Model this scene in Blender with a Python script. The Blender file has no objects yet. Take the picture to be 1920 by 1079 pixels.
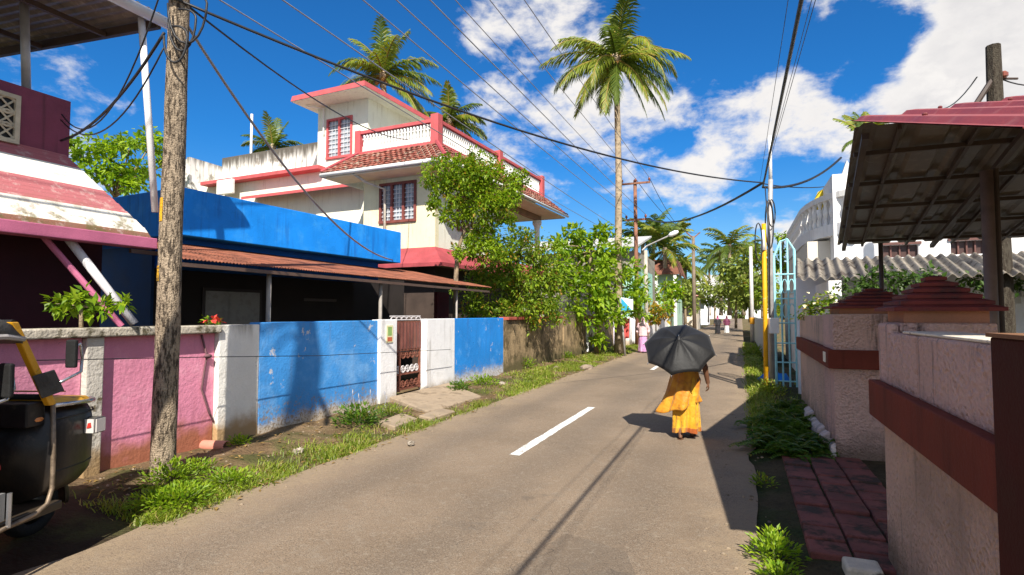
import bpy, math, random
from mathutils import Vector, Matrix, noise as mnoise
sc = bpy.context.scene
COL = sc.collection
R = random.Random(11)
rad = math.radians
# ---------------------------------------------------------------- camera measurements
F, CX, CY, H = 1050.0, 960.0, 539.5, 1.7
PITCH = math.atan(50.0 / F)
TH = math.atan(430.0 / F)            # heading of the street, clockwise from +Y
def ray(px, py):
    x, y, z = (px - CX) / F, 1.0, (CY - py) / F
    c, s = math.cos(PITCH), math.sin(PITCH)
    return Vector((x, y * c - z * s, y * s + z * c))
def at(px, py, Y):
    d = ray(px, py); k = Y / d.y
    return Vector((d.x * k, Y, H + d.z * k))
def gnd(px, py, z=0.0):
    d = ray(px, py); k = (z - H) / d.z
    return Vector((d.x * k, d.y * k, z))
class Frame:
    """local x = right, y = forward along heading ang (clockwise from +Y), z up"""
    def __init__(s, ox, oy, ang, oz=0.0):
        s.o = Vector((ox, oy, oz)); s.a = ang; s.c = math.cos(ang); s.s = math.sin(ang)
    def w(s, x, y, z=0.0):
        return Vector((s.o.x + x * s.c + y * s.s, s.o.y - x * s.s + y * s.c, s.o.z + z))
    def l(s, p):
        dx, dy = p.x - s.o.x, p.y - s.o.y
        return Vector((dx * s.c - dy * s.s, dx * s.s + dy * s.c, p.z - s.o.z))
    def pix(s, px, py, x=None, y=None, z=None):
        d = ray(px, py); o = Vector((0, 0, H))
        lo = s.l(o); ld = Vector((d.x * s.c - d.y * s.s, d.x * s.s + d.y * s.c, d.z))
        if x is not None: k = (x - lo.x) / ld.x
        elif y is not None: k = (y - lo.y) / ld.y
        else: k = (z - lo.z) / ld.z
        return lo + ld * k
ST = Frame(0, 0, TH)
def sN(px, n): return ST.pix(px, 590, x=n).y     # distance along the street where a pixel column meets the plane n

# ---------------------------------------------------------------- mesh builder
def wloc(o):
    v = Vector((0, 0, 0))
    while o is not None:
        v += o.location; o = o.parent
    return v
class MB:
    def __init__(s, fr=None): s.v = []; s.f = []; s.fr = fr
    def pt(s, p):
        if s.fr: p = s.fr.w(p[0], p[1], p[2])
        s.v.append((p[0], p[1], p[2])); return len(s.v) - 1
    def face(s, pts): s.f.append([s.pt(p) for p in pts])
    def box(s, x0, x1, y0, y1, z0, z1):
        i = [s.pt(p) for p in ((x0,y0,z0),(x1,y0,z0),(x1,y1,z0),(x0,y1,z0),(x0,y0,z1),(x1,y0,z1),(x1,y1,z1),(x0,y1,z1))]
        for q in ((0,3,2,1),(4,5,6,7),(0,1,5,4),(1,2,6,5),(2,3,7,6),(3,0,4,7)): s.f.append([i[k] for k in q])
        return s
    def hull(s, bottom, top):
        """closed solid between two equal rings"""
        a = [s.pt(p) for p in bottom]; b = [s.pt(p) for p in top]; n = len(a)
        s.f.append(a[::-1]); s.f.append(b)
        for k in range(n): s.f.append([a[k], a[(k+1) % n], b[(k+1) % n], b[k]])
        return s
    def slab(s, p, t):
        """a quad given by four points, thickened downwards by t"""
        return s.hull([(q[0], q[1], q[2] - t) for q in p], p)
    def rings(s, rs, close=True, caps=True):
        idx = [[s.pt(p) for p in r] for r in rs]
        n = len(idx[0])
        for a, b in zip(idx, idx[1:]):
            for k in range(n if close else n - 1):
                s.f.append([a[k], a[(k+1) % n], b[(k+1) % n], b[k]])
        if caps and close: s.f.append(idx[0][::-1]); s.f.append(idx[-1])
        return idx
    def tube(s, pts, r, seg=8, caps=True):
        pts = [Vector(p) for p in pts]; n = len(pts)
        rr = r if isinstance(r, (list, tuple)) else [r] * n
        rs = []; prev = None
        for i, p in enumerate(pts):
            d = (pts[min(i+1, n-1)] - pts[max(i-1, 0)])
            if d.length < 1e-9: d = Vector((0, 0, 1))
            d.normalize()
            if prev is None:
                u = d.cross(Vector((0, 0, 1)))
                if u.length < 1e-3: u = d.cross(Vector((0, 1, 0)))
            else:
                u = prev - d * prev.dot(d)
                if u.length < 1e-4: u = d.cross(Vector((1, 0, 0)))
            u.normalize(); prev = u; w = d.cross(u)
            rs.append([p + (u * math.cos(2*math.pi*k/seg) + w * math.sin(2*math.pi*k/seg)) * rr[i] for k in range(seg)])
        s.rings(rs, caps=caps); return s
    def bar(s, a, b, r, seg=8): return s.tube([a, b], r, seg)
    def capsule(s, a, b, r0, r1, seg=10):
        a, b = Vector(a), Vector(b); d = b - a; L = d.length
        if L < 1e-6: d = Vector((0,0,1)); L = 1e-6
        d = d / max(L, 1e-6)
        P, Q = [], []
        for k in range(4):
            t = math.pi/2 * (1 - k/4.0)
            P.append(a - d * r0 * math.sin(t)); Q.append(max(r0 * math.cos(t), r0*.05))
        for k in range(4):
            t = math.pi/2 * ((k+1)/4.0) if k else 0.0
            P.append(b + d * r1 * math.sin(t)); Q.append(max(r1 * math.cos(t), r1*.05))
        return s.tube(P, Q, seg)
    def ell(s, c, r, seg=14, nr=9):
        rs = []
        for i in range(nr):
            t = -math.pi/2 + math.pi * (i + .5 * (i == 0) * .2 - .1 * (i == nr-1)) / (nr - 1)
            rs.append([(c[0] + r[0]*math.cos(t)*math.cos(2*math.pi*k/seg), c[1] + r[1]*math.cos(t)*math.sin(2*math.pi*k/seg), c[2] + r[2]*math.sin(t)) for k in range(seg)])
        s.rings(rs); return s
    def lathe(s, c, prof, seg=10):
        s.rings([[(c[0] + r*math.cos(2*math.pi*k/seg), c[1] + r*math.sin(2*math.pi*k/seg), c[2] + z) for k in range(seg)] for r, z in prof]); return s
    def wall(s, axis, x0, x1, z0, z1, t0, t1, holes=()):
        """wall in the plane of local x (axis 'x') or y; holes = (a0,a1,z0,z1); t0..t1 thickness on the other axis"""
        xs = sorted({x0, x1, *[h[0] for h in holes], *[h[1] for h in holes]})
        zs = sorted({z0, z1, *[h[2] for h in holes], *[h[3] for h in holes]})
        def P(a, t, z): return (a, t, z) if axis == 'x' else (t, a, z)
        solid = lambda i, j: 0 <= i < len(xs)-1 and 0 <= j < len(zs)-1 and not any(h[0] - 1e-6 <= xs[i] and xs[i+1] <= h[1] + 1e-6 and h[2] - 1e-6 <= zs[j] and zs[j+1] <= h[3] + 1e-6 for h in holes)
        for i in range(len(xs)-1):
            for j in range(len(zs)-1):
                if not solid(i, j): continue
                a, b, c, d = xs[i], xs[i+1], zs[j], zs[j+1]
                s.face([P(a,t0,c), P(b,t0,c), P(b,t0,d), P(a,t0,d)]); s.face([P(a,t1,c), P(a,t1,d), P(b,t1,d), P(b,t1,c)])
                if not solid(i-1, j): s.face([P(a,t0,c), P(a,t0,d), P(a,t1,d), P(a,t1,c)])
                if not solid(i+1, j): s.face([P(b,t0,c), P(b,t1,c), P(b,t1,d), P(b,t0,d)])
                if not solid(i, j-1): s.face([P(a,t0,c), P(a,t1,c), P(b,t1,c), P(b,t0,c)])
                if not solid(i, j+1): s.face([P(a,t0,d), P(b,t0,d), P(b,t1,d), P(a,t1,d)])
        return s
    def sheet(s, p00, p10, p01, p11, ncorr, amp, nv=2, per=8, t=0.006, trap=False):
        """corrugated sheet; corrugations run from the 0x edge to the 1x edge (second index), spaced along the first"""
        A = [Vector(p) for p in (p00, p10, p01, p11)]
        nrm = (A[1]-A[0]).cross(A[2]-A[0]).normalized()
        if nrm.z < 0: nrm = -nrm
        top, bot = [], []
        nu = ncorr * per
        for j in range(nv):
            v = j / (nv - 1.0); rt, rb = [], []
            for i in range(nu + 1):
                u = i / nu
                p = (A[0]*(1-u) + A[1]*u) * (1-v) + (A[2]*(1-u) + A[3]*u) * v
                ph = (i % per) / per
                h = math.sin(ph * 2*math.pi) * amp if not trap else (amp if .12 < ph < .5 else 0.0)
                rt.append(p + nrm * (h + t)); rb.append(p + nrm * h)
            top.append(rt); bot.append(rb)
        it = s.rings(top, close=False, caps=False); ib = s.rings([r[::-1] for r in bot], close=False, caps=False)
        for r0, r1 in ((it[0], ib[0][::-1]), (it[-1], ib[-1][::-1])):
            for k in range(nu): s.f.append([r0[k], r0[k+1], r1[k+1], r1[k]])
        return s
    def leaf(s, p, d, up, L, W):
        d = d.normalized(); w = d.cross(up)
        if w.length < 1e-4: w = d.cross(Vector((1, 0, 0)))
        w.normalize(); n = w.cross(d)
        a = s.pt(p); m = p + d * L * .45
        b = s.pt(m + w * W * .5 + n * W * .15); c = s.pt(p + d * L - n * L * .12); e = s.pt(m - w * W * .5 + n * W * .15)
        s.f.append([a, b, c]); s.f.append([a, c, e])
    def build(s, name, mat=None, parent=None, bevel=0.0, smooth=False, label=None, weld=False):
        off = wloc(parent) if parent is not None else Vector((0, 0, 0))
        me = bpy.data.meshes.new(name)
        me.from_pydata([(v[0]-off.x, v[1]-off.y, v[2]-off.z) for v in s.v], [], s.f); me.update()
        o = bpy.data.objects.new(name, me); COL.objects.link(o)
        if parent is not None: o.parent = parent
        if mat is not None: me.materials.append(mat)
        if smooth: me.polygons.foreach_set('use_smooth', [True] * len(me.polygons))
        if bevel:
            m = o.modifiers.new('bevel', 'BEVEL'); m.width = bevel; m.segments = 2; m.limit_method = 'ANGLE'; m.angle_limit = rad(40)
        if label: o['label'] = label
        return o
def thing(name, label, cat, loc=(0, 0, 0), group=None):
    o = bpy.data.objects.new(name, None); COL.objects.link(o); o.location = loc; o.empty_display_size = .2
    o['label'] = label; o['category'] = cat
    if group: o['group'] = group
    return o
def tag(o, label, cat, group=None, kind=None):
    o['label'] = label; o['category'] = cat
    if group: o['group'] = group
    if kind: o['kind'] = kind
    return o
def structure(o): o['kind'] = 'structure'; return o
def dup(root, loc, rotz=0.0, label=None):
    r = root.copy(); COL.objects.link(r); r.location = loc; r.rotation_euler = (0, 0, rotz)
    if label: r['label'] = label
    for ch in list(root.children):
        c = ch.copy(); COL.objects.link(c); c.parent = r
        for g in list(ch.children):
            d = g.copy(); COL.objects.link(d); d.parent = c
    return r

# ---------------------------------------------------------------- materials
class N:
    def __init__(s, name):
        s.m = bpy.data.materials.new(name); s.m.use_nodes = True; s.t = s.m.node_tree; s.n = s.t.nodes; s.k = s.t.links
        s.b = s.n['Principled BSDF']; s._pos = None
    def node(s, typ, **kw):
        x = s.n.new(typ)
        for a, v in kw.items(): setattr(x, a, v)
        return x
    def put(s, sock, v):
        if isinstance(v, bpy.types.NodeSocket): s.k.new(v, sock)
        elif v is not None:
            if isinstance(v, (tuple, list)) and len(v) == 3 and sock.type == 'RGBA': v = (*v, 1)
            sock.default_value = v
    @property
    def pos(s):
        if s._pos is None: s._pos = s.node('ShaderNodeNewGeometry')
        return s._pos.outputs['Position']
    def island(s):
        s.pos; return s._pos.outputs['Random Per Island']
    def mapv(s, scale, vec=None):
        x = s.node('ShaderNodeMapping'); s.put(x.inputs['Vector'], vec or s.pos); x.inputs['Scale'].default_value = scale; return x.outputs[0]
    def noise(s, scale, detail=4, vec=None, rough=.55, dist=0.0):
        x = s.node('ShaderNodeTexNoise'); s.put(x.inputs['Vector'], vec or s.pos)
        x.inputs['Scale'].default_value = scale; x.inputs['Detail'].default_value = detail; x.inputs['Roughness'].default_value = rough; x.inputs['Distortion'].default_value = dist
        return x.outputs['Fac']
    def math(s, op, a, b=0.0, c=None, clamp=False):
        x = s.node('ShaderNodeMath', operation=op, use_clamp=clamp); s.put(x.inputs[0], a); s.put(x.inputs[1], b)
        if c is not None: s.put(x.inputs[2], c)
        return x.outputs[0]
    def rng(s, v, a, b, c=0.0, d=1.0, smooth=True):
        x = s.node('ShaderNodeMapRange', interpolation_type='SMOOTHSTEP' if smooth else 'LINEAR'); s.put(x.inputs[0], v)
        for i, q in enumerate((a, b, c, d)): x.inputs[i+1].default_value = q
        return x.outputs[0]
    def mix(s, fac, a, b, mode='MIX'):
        x = s.node('ShaderNodeMix', data_type='RGBA', blend_type=mode); s.put(x.inputs[0], fac); s.put(x.inputs[6], a); s.put(x.inputs[7], b); return x.outputs[2]
    def z(s):
        x = s.node('ShaderNodeSeparateXYZ'); s.put(x.inputs[0], s.pos); return x.outputs['Z']
    def bump(s, h, strength, dist=.02):
        x = s.node('ShaderNodeBump'); x.inputs['Strength'].default_value = strength; x.inputs['Distance'].default_value = dist; s.put(x.inputs['Height'], h)
        s.k.new(x.outputs[0], s.b.inputs['Normal'])
    def out(s, col, rough=.8, spec=.3, metal=0.0):
        s.put(s.b.inputs['Base Color'], col); s.put(s.b.inputs['Roughness'], rough); s.b.inputs['Specular IOR Level'].default_value = spec; s.b.inputs['Metallic'].default_value = metal
        return s.m
def dark(c, k): return tuple(q * k for q in c)
MATS = {}
def surf(name, col, var=.16, nscale=2.5, rough=.8, bump=.15, bscale=70, streak=None, soil=None, top=None, patch=None, spec=.25, metal=0.0, grain=.1, crack=0.0, splash=None):
    """weathered paint, plaster, stone or metal. streak=(colour, amount) vertical runs; soil=(colour,z0,z1) dirt from below; top=(colour,z0,z1) dirt from above; patch=(colour, scale, lo, hi)"""
    if name in MATS: return MATS[name]
    n = N(name)
    f = n.noise(nscale, 5)
    c = n.mix(n.rng(f, .3, .7), dark(col, 1 - var), tuple(min(1, q * (1 + var)) for q in col))
    if grain: c = n.mix(n.rng(n.noise(140, 2), .35, .75, 0, grain * 2), c, dark(col, .45))
    if patch:
        c = n.mix(n.rng(n.noise(patch[1], 6, rough=.65), patch[2], patch[3]), c, patch[0])
    if streak:
        st = n.math('MULTIPLY', n.rng(n.noise(1.0, 5, n.mapv((9, 9, .7)), .6), .5, .72), n.rng(n.noise(1.3, 3), .35, .6))
        c = n.mix(n.math('MULTIPLY', st, streak[1]), c, streak[0])
    if soil:
        zz = n.math('ADD', n.z(), n.math('MULTIPLY', n.math('SUBTRACT', n.noise(4, 5), .5), (soil[2] - soil[1]) * 1.4))
        c = n.mix(n.rng(zz, soil[2], soil[1]), c, soil[0])
    if top:
        zz = n.math('ADD', n.z(), n.math('MULTIPLY', n.math('SUBTRACT', n.noise(1.0, 5, n.mapv((7, 7, .8))), .5), (top[2] - top[1]) * 1.6))
        c = n.mix(n.rng(zz, top[1], top[2]), c, top[0])
    if splash:      # thrown up mud and flaked paint near the foot of the wall
        zz = n.math('ADD', n.z(), n.math('MULTIPLY', n.math('SUBTRACT', n.noise(9, 5, None, .7), .5), 1.1))
        c = n.mix(n.math('MULTIPLY', n.rng(zz, .55, .1), n.rng(n.noise(24, 4, None, .7), .48, .58)), c, splash)
        c = n.mix(n.math('MULTIPLY', n.rng(n.noise(3.2, 7, None, .72), .63, .655), .75), c, (.62, .58, .53))
    if crack:
        wv = n.node('ShaderNodeVectorMath', operation='ADD'); nz = n.node('ShaderNodeTexNoise'); n.put(nz.inputs['Vector'], n.pos); nz.inputs['Scale'].default_value = 3.0
        s_ = n.node('ShaderNodeVectorMath', operation='SCALE'); n.put(s_.inputs[0], nz.outputs['Color']); s_.inputs['Scale'].default_value = .5
        n.put(wv.inputs[0], n.mapv((.9, .9, 1.1))); n.k.new(s_.outputs[0], wv.inputs[1])
        ve = n.node('ShaderNodeTexVoronoi', feature='DISTANCE_TO_EDGE'); n.put(ve.inputs['Vector'], wv.outputs[0])
        c = n.mix(n.math('MULTIPLY', n.math('MULTIPLY', n.rng(ve.outputs['Distance'], 0, .007, 1, 0), n.rng(n.noise(.9, 2), .5, .6)), crack), c, dark(col, .2))
    if bump: n.bump(n.math('ADD', n.noise(bscale, 3), n.math('MULTIPLY', n.noise(nscale * 3, 4), 1.5)), bump)
    MATS[name] = n.out(c, n.rng(f, .2, .8, max(0, rough - .12), min(1, rough + .1)), spec, metal)
    return MATS[name]
def plain(name, col, rough=.5, spec=.4, metal=0.0): return surf(name, col, .1, 6, rough, .04, 120, spec=spec, metal=metal, grain=.04)
def leafmat(name, c1, c2, c3=None, trans=.45, w3=.12):
    if name in MATS: return MATS[name]
    n = N(name); r = n.island()
    c = n.mix(r, c1, c2)
    c = n.mix(n.rng(n.noise(.8, 3), .35, .65), dark_mix(n, c), c)
    if c3: c = n.mix(n.rng(n.math('FRACT', n.math('MULTIPLY', r, 37.7)), 1 - w3, 1 - w3 + .02), c, c3)
    n.put(n.b.inputs['Base Color'], c); n.b.inputs['Roughness'].default_value = .45; n.b.inputs['Specular IOR Level'].default_value = .35
    tr = n.node('ShaderNodeBsdfTranslucent'); n.put(tr.inputs['Color'], n.mix(.55, c, n.mix(1.0, c, (1.5, 1.5, .5), 'MULTIPLY')))
    mx = n.node('ShaderNodeMixShader'); mx.inputs[0].default_value = trans
    n.k.new(n.b.outputs[0], mx.inputs[1]); n.k.new(tr.outputs[0], mx.inputs[2]); n.k.new(mx.outputs[0], n.n['Material Output'].inputs[0])
    MATS[name] = n.m; return n.m
def dark_mix(n, c): return n.mix(1.0, c, (.7, .72, .6), 'MULTIPLY')
SOIL = (.17, .105, .055)
def asphalt():
    n = N('asphalt')
    sx = n.node('ShaderNodeSeparateXYZ'); n.put(sx.inputs[0], n.pos)
    ac = n.math('SUBTRACT', n.math('MULTIPLY', sx.outputs['X'], math.cos(TH)), n.math('MULTIPLY', sx.outputs['Y'], math.sin(TH)))
    c = n.mix(n.rng(n.noise(.55, 5), .3, .7), (.20, .146, .098), (.275, .203, .138))
    c = n.mix(n.rng(n.noise(6, 4), .45, .75, 0, .4), c, (.26, .21, .155))
    for ctr in (-3.55, -2.1, -.95):
        d = n.math('ABSOLUTE', n.math('SUBTRACT', n.math('ADD', ac, n.math('MULTIPLY', n.math('SUBTRACT', n.noise(.5, 2), .5), .5)), ctr))
        c = n.mix(n.rng(d, .42, .05, 0, .3), c, (.12, .097, .077))
    sp = n.node('ShaderNodeTexVoronoi'); n.put(sp.inputs['Vector'], n.pos); sp.inputs['Scale'].default_value = 60
    c = n.mix(n.rng(sp.outputs['Distance'], .0, .5, .55, 0), c, (.36, .30, .23))
    c = n.mix(n.rng(n.noise(130, 2), .48, .7, 0, .75), c, (.055, .045, .036))
    c = n.mix(n.rng(n.noise(24, 3), .56, .7, 0, .4), c, (.3, .25, .19))
    st = n.math('MULTIPLY', n.rng(n.noise(1.5, 5, None, .65), .60, .68), n.rng(n.noise(.35, 2), .42, .6))
    c = n.mix(n.math('MULTIPLY', st, .5), c, (.085, .068, .055))
    pv = n.node('ShaderNodeTexVoronoi'); n.put(pv.inputs['Vector'], n.mapv((.3, .17, 1))); pv.inputs['Scale'].default_value = 1.0
    sc_ = n.node('ShaderNodeSeparateColor'); n.put(sc_.inputs[0], pv.outputs['Color'])
    c = n.mix(n.rng(sc_.outputs[0], .70, .72, 0, .28), c, (.10, .082, .066))
    vc = n.node('ShaderNodeTexVoronoi', feature='DISTANCE_TO_EDGE'); w = n.node('ShaderNodeVectorMath', operation='ADD'); n.put(w.inputs[0], n.mapv((.5, .36, 1))); nz = n.node('ShaderNodeTexNoise'); n.put(nz.inputs['Vector'], n.pos); nz.inputs['Scale'].default_value = 2.2; sv = n.node('ShaderNodeVectorMath', operation='SCALE'); n.put(sv.inputs[0], nz.outputs['Color']); sv.inputs['Scale'].default_value = .35; n.k.new(sv.outputs[0], w.inputs[1]); n.put(vc.inputs['Vector'], w.outputs[0])
    crack = n.math('MULTIPLY', n.rng(vc.outputs['Distance'], .0, .008, 1, 0), n.rng(n.noise(.4, 3), .48, .6))
    c = n.mix(n.math('MULTIPLY', crack, .7), c, (.045, .036, .03))
    j = n.math('MULTIPLY', n.math('SUBTRACT', n.noise(2.2, 6, None, .65), .5), 1.6)
    ed = n.math('MAXIMUM', n.rng(n.math('ADD', ac, j), -3.75, -4.4, 0, .8), n.rng(n.math('ADD', ac, j), -.45, .05, 0, .6))
    c = n.mix(n.math('MULTIPLY', ed, n.rng(n.noise(20, 4), .3, .6, .35, 1)), c, (.30, .225, .145))
    n.bump(n.math('ADD', n.noise(90, 3), n.math('MULTIPLY', n.noise(14, 3), .7)), .6, .014)
    return n.out(c, .85, .25)
def soilmat(name, a, b, g=None, painted_shade=False):
    n = N(name)
    c = n.mix(n.rng(n.noise(3, 6), .3, .7), a, b)
    if painted_shade:  # verge round the rickshaw painted near black to deepen its cast shadow
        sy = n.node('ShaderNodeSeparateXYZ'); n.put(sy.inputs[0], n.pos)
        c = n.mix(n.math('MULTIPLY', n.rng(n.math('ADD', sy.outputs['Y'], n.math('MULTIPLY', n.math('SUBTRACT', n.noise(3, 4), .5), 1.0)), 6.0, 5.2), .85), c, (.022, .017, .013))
    if g: c = n.mix(n.rng(n.noise(1.1, 5), .45, .62), c, g)
    c = n.mix(n.rng(n.noise(40, 3), .5, .75, 0, .7), c, dark(a, .35))
    n.bump(n.math('ADD', n.noise(30, 4), n.noise(7, 4)), .8, .04)
    return n.out(c, .95, .1)
def tiles(name, a, b, scale):
    n = N(name)
    br = n.node('ShaderNodeTexBrick'); n.put(br.inputs['Vector'], n.mapv((1, 1, 1)))
    br.inputs['Scale'].default_value = scale; br.inputs['Color1'].default_value = (*a, 1); br.inputs['Color2'].default_value = (*b, 1); br.inputs['Mortar'].default_value = (*dark(a, .25), 1); br.inputs['Mortar Size'].default_value = .03
    c = n.mix(n.rng(n.noise(3, 5), .45, .75, 0, .6), br.outputs['Color'], dark(a, .4))
    return n.out(c, .8, .3)
def band_mat():
    """striped pink and white roof: the courses follow the height of the step they lie on"""
    n = N('striped_roof_paint')
    r = n.node('ShaderNodeValToRGB'); r.color_ramp.interpolation = 'CONSTANT'
    n.put(r.inputs[0], n.rng(n.z(), 2.7, 3.9, 0, 1, smooth=False))
    pk, wh = (.42, .13, .14, 1), (.80, .77, .68, 1)
    st = [(0, (.28, .13, .08, 1)), (.06, wh), (.27, pk), (.52, wh), (.76, pk)]
    e = r.color_ramp.elements
    e[0].position, e[0].color = st[0]; e[1].position, e[1].color = st[1]
    for p, c in st[2:]:
        q = e.new(p); q.color = c
    c = r.outputs[0]
    moss = n.math('MULTIPLY', n.rng(n.noise(5, 6, rough=.7), .47, .62), n.rng(n.z(), 3.2, 2.8))
    c = n.mix(n.math('MULTIPLY', moss, .85), c, (.16, .13, .05))
    c = n.mix(n.rng(n.noise(2, 5), .5, .8, 0, .4), c, (.25, .2, .17))
    fr = n.math('FRACT', n.math('MULTIPLY', n.z(), 1 / .053))
    c = n.mix(n.rng(fr, .12, .0, 0, .65), c, (.12, .06, .05))
    c = n.mix(n.rng(n.noise(7, 6, None, .7), .52, .66, 0, .55), c, (.55, .42, .38))
    n.bump(n.noise(60, 3), .3)
    return n.out(c, .8)
def umbrella_cloth():
    n = N('umbrella_cloth'); n.bump(n.noise(25, 3), .15)
    m = n.out(n.mix(n.noise(9, 3), (.003, .003, .003), (.007, .0065, .0065)), .6, .35)
    n.b.inputs['Sheen Weight'].default_value = .08
    return m
# ---------------------------------------------------------------- camera, sun, sky
cam = bpy.data.cameras.new('camera'); cam.lens = F / 1920 * 36; cam.sensor_width = 36; cam.clip_end = 3000; cam.clip_start = .05
camo = bpy.data.objects.new('camera', cam); COL.objects.link(camo); camo.location = (0, 0, H); camo.rotation_euler = (math.pi/2 + PITCH, 0, 0); sc.camera = camo
LIGHT = Vector((-.04, 1.08, -1.0)).normalized()
sun = bpy.data.lights.new('sun', 'SUN'); sun.energy = 8.5; sun.angle = rad(.5); sun.color = (1, .94, .84)
suno = bpy.data.objects.new('sun', sun); COL.objects.link(suno); suno.rotation_euler = LIGHT.to_track_quat('-Z', 'Y').to_euler(); suno.location = (0, -10, 20)
def make_world():
    w = bpy.data.worlds.new('World'); sc.world = w; w.use_nodes = True
    n = N.__new__(N); n.t = w.node_tree; n.n = n.t.nodes; n.k = n.t.links; n._pos = None
    for x in list(n.n): n.n.remove(x)
    tc = n.node('ShaderNodeTexCoord'); D = tc.outputs['Generated']
    sky = n.node('ShaderNodeTexSky'); sky.sky_type = 'NISHITA'; sky.sun_disc = False
    sky.sun_elevation = math.asin(-LIGHT.z); sky.sun_rotation = math.atan2(-LIGHT.x, -LIGHT.y) % (2*math.pi)
    sky.air_density = 1.0; sky.dust_density = .4; sky.ozone_density = 2.5
    hs = n.mix(1.0, sky.outputs[0], (.15, .70, 1.22), 'MULTIPLY')
    sp = n.node('ShaderNodeSeparateXYZ'); n.put(sp.inputs[0], D)
    haze = n.rng(sp.outputs['Z'], .3, .02)
    skyc = n.mix(n.math('MULTIPLY', haze, .75), hs, n.mix(1.0, sky.outputs[0], (.72, .92, 1.0), 'MULTIPLY'))
    blobs = [(1800,60,11,1.0),(1900,190,9,.9),(1700,110,5,.7),(1430,130,6,.72),(1500,150,6,.8),(1330,190,6,.62),(1480,250,6,.5),(1290,240,5,.4),(1110,120,7,.5),(1010,190,6,.42),(1000,100,5,.38),(1220,260,5,.5),
             (960,258,4,.62),(1150,305,4.5,.62),(1250,335,5,.6),(1080,255,5,.4),(1180,360,5,.4),(1520,330,6,.45),(1390,330,4,.35),(930,70,2.4,.4),(180,250,3.6,.5),(80,200,4,.3),(640,120,2.2,.3),(200,150,5,.25),(1600,300,5,.6),(1300,440,9,.3),(1050,400,7,.25)]
    tot = None
    for px, py, sg, wt in blobs:
        d = ray(px, py).normalized()
        dp = n.node('ShaderNodeVectorMath', operation='DOT_PRODUCT'); n.put(dp.inputs[0], D); dp.inputs[1].default_value = d
        v = n.rng(dp.outputs['Value'], math.cos(rad(sg * 1.9)), 1.0, 0, wt, smooth=True)
        tot = v if tot is None else n.math('MAXIMUM', tot, v)
    for px, py, sg, wt in ((1400,20,5,.35),(1610,100,2.4,.6),(1660,30,2.4,.5),(1330,60,4,.3),(1250,290,2,.2),(1640,170,2,.3)):
        d = ray(px, py).normalized(); dp = n.node('ShaderNodeVectorMath', operation='DOT_PRODUCT'); n.put(dp.inputs[0], D); dp.inputs[1].default_value = d
        tot = n.math('SUBTRACT', tot, n.rng(dp.outputs['Value'], math.cos(rad(sg * 1.9)), 1.0, 0, wt))
    # unseen clouds behind the view, thickened to whiten the ambient light
    back = n.rng(sp.outputs['Y'], .3, -.15, 0, .62)
    tot = n.math('MAXIMUM', tot, back)
    mp = n.node('ShaderNodeMapping'); n.put(mp.inputs['Vector'], D); mp.inputs['Scale'].default_value = (1.0, 1.0, 1.7); P = mp.outputs[0]
    big = n.noise(5.5, 9, P, .58, .15); fine = n.noise(17, 8, P, .62, .3)
    f = n.math('ADD', n.math('MULTIPLY', big, .7), n.math('MULTIPLY', fine, .3))
    dens = n.math('ADD', tot, n.math('MULTIPLY', n.math("SUBTRACT", f, .5), 3.8))
    a = n.rng(dens, .32, .86)
    thick = n.rng(dens, .55, 1.4)
    P2 = n.node('ShaderNodeVectorMath', operation='ADD'); n.put(P2.inputs[0], P); P2.inputs[1].default_value = (.01, .0, .07)
    shade = n.rng(n.math('SUBTRACT', n.noise(5.5, 9, P2.outputs[0], .58, .15), big), -.08, .1)
    cc = n.mix(n.math('MULTIPLY', n.math('ADD', n.math('MULTIPLY', shade, .6), n.math('MULTIPLY', n.rng(fine, .65, .35), .5)), thick, clamp=True), (1.04, 1.0, .96), (.60, .60, .64))
    b1 = n.node('ShaderNodeBackground'); n.put(b1.inputs[0], skyc); b1.inputs[1].default_value = .12
    b2 = n.node('ShaderNodeBackground'); n.put(b2.inputs[0], cc); b2.inputs[1].default_value = .95
    mx = n.node('ShaderNodeMixShader'); n.put(mx.inputs[0], n.math('MULTIPLY', a, .97)); n.k.new(b1.outputs[0], mx.inputs[1]); n.k.new(b2.outputs[0], mx.inputs[2])
    o = n.node('ShaderNodeOutputWorld'); n.k.new(mx.outputs[0], o.inputs[0])
make_world()
sc.view_settings.view_transform = 'Standard'; sc.view_settings.look = 'None'; sc.view_settings.exposure = 0
sc.cycles.use_denoising = True; sc.cycles.max_bounces = 6; sc.cycles.diffuse_bounces = 3; sc.cycles.transparent_max_bounces = 4; sc.cycles.sample_clamp_indirect = 6

# ---------------------------------------------------------------- ground, road, verges
m = MB(ST); m.face([(-300, -60, -.06), (300, -60, -.06), (300, 600, -.06), (-300, 600, -.06)])
structure(m.build('ground', soilmat('ground_soil', SOIL, (.22, .16, .09), (.07, .1, .03))))
RL, RR = -4.45, .1
m = MB(ST); lp, rp = [], []
s = -10.0
while s < 240:
    jl = (mnoise.noise(Vector((s * 1.7, 3, 0))) * .12 + mnoise.noise(Vector((s * 5, 8, 0))) * .05) if s < 60 else 0
    jr = (mnoise.noise(Vector((s * 1.3, 9, 0))) * .10 + mnoise.noise(Vector((s * 5, 5, 0))) * .04) if s < 60 else 0
    lp.append((RL + jl, s, 0)); rp.append((RR + jr, s, 0)); s += .22 if s < 60 else 8
for a, b, c, d in zip(lp, rp, rp[1:], lp[1:]):
    mid0 = ((a[0]+b[0])/2, a[1], .03); mid1 = ((d[0]+c[0])/2, d[1], .03)
    m.face([a, mid0, mid1, d]); m.face([mid0, b, c, mid1])
road = structure(m.build('road', asphalt(), smooth=True))
pm = surf('road_paint', (.78, .77, .73), .06, 8, .7, .3, 90, patch=((.24, .19, .15), 22, .52, .66), streak=((.3, .26, .21), .6))
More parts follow.
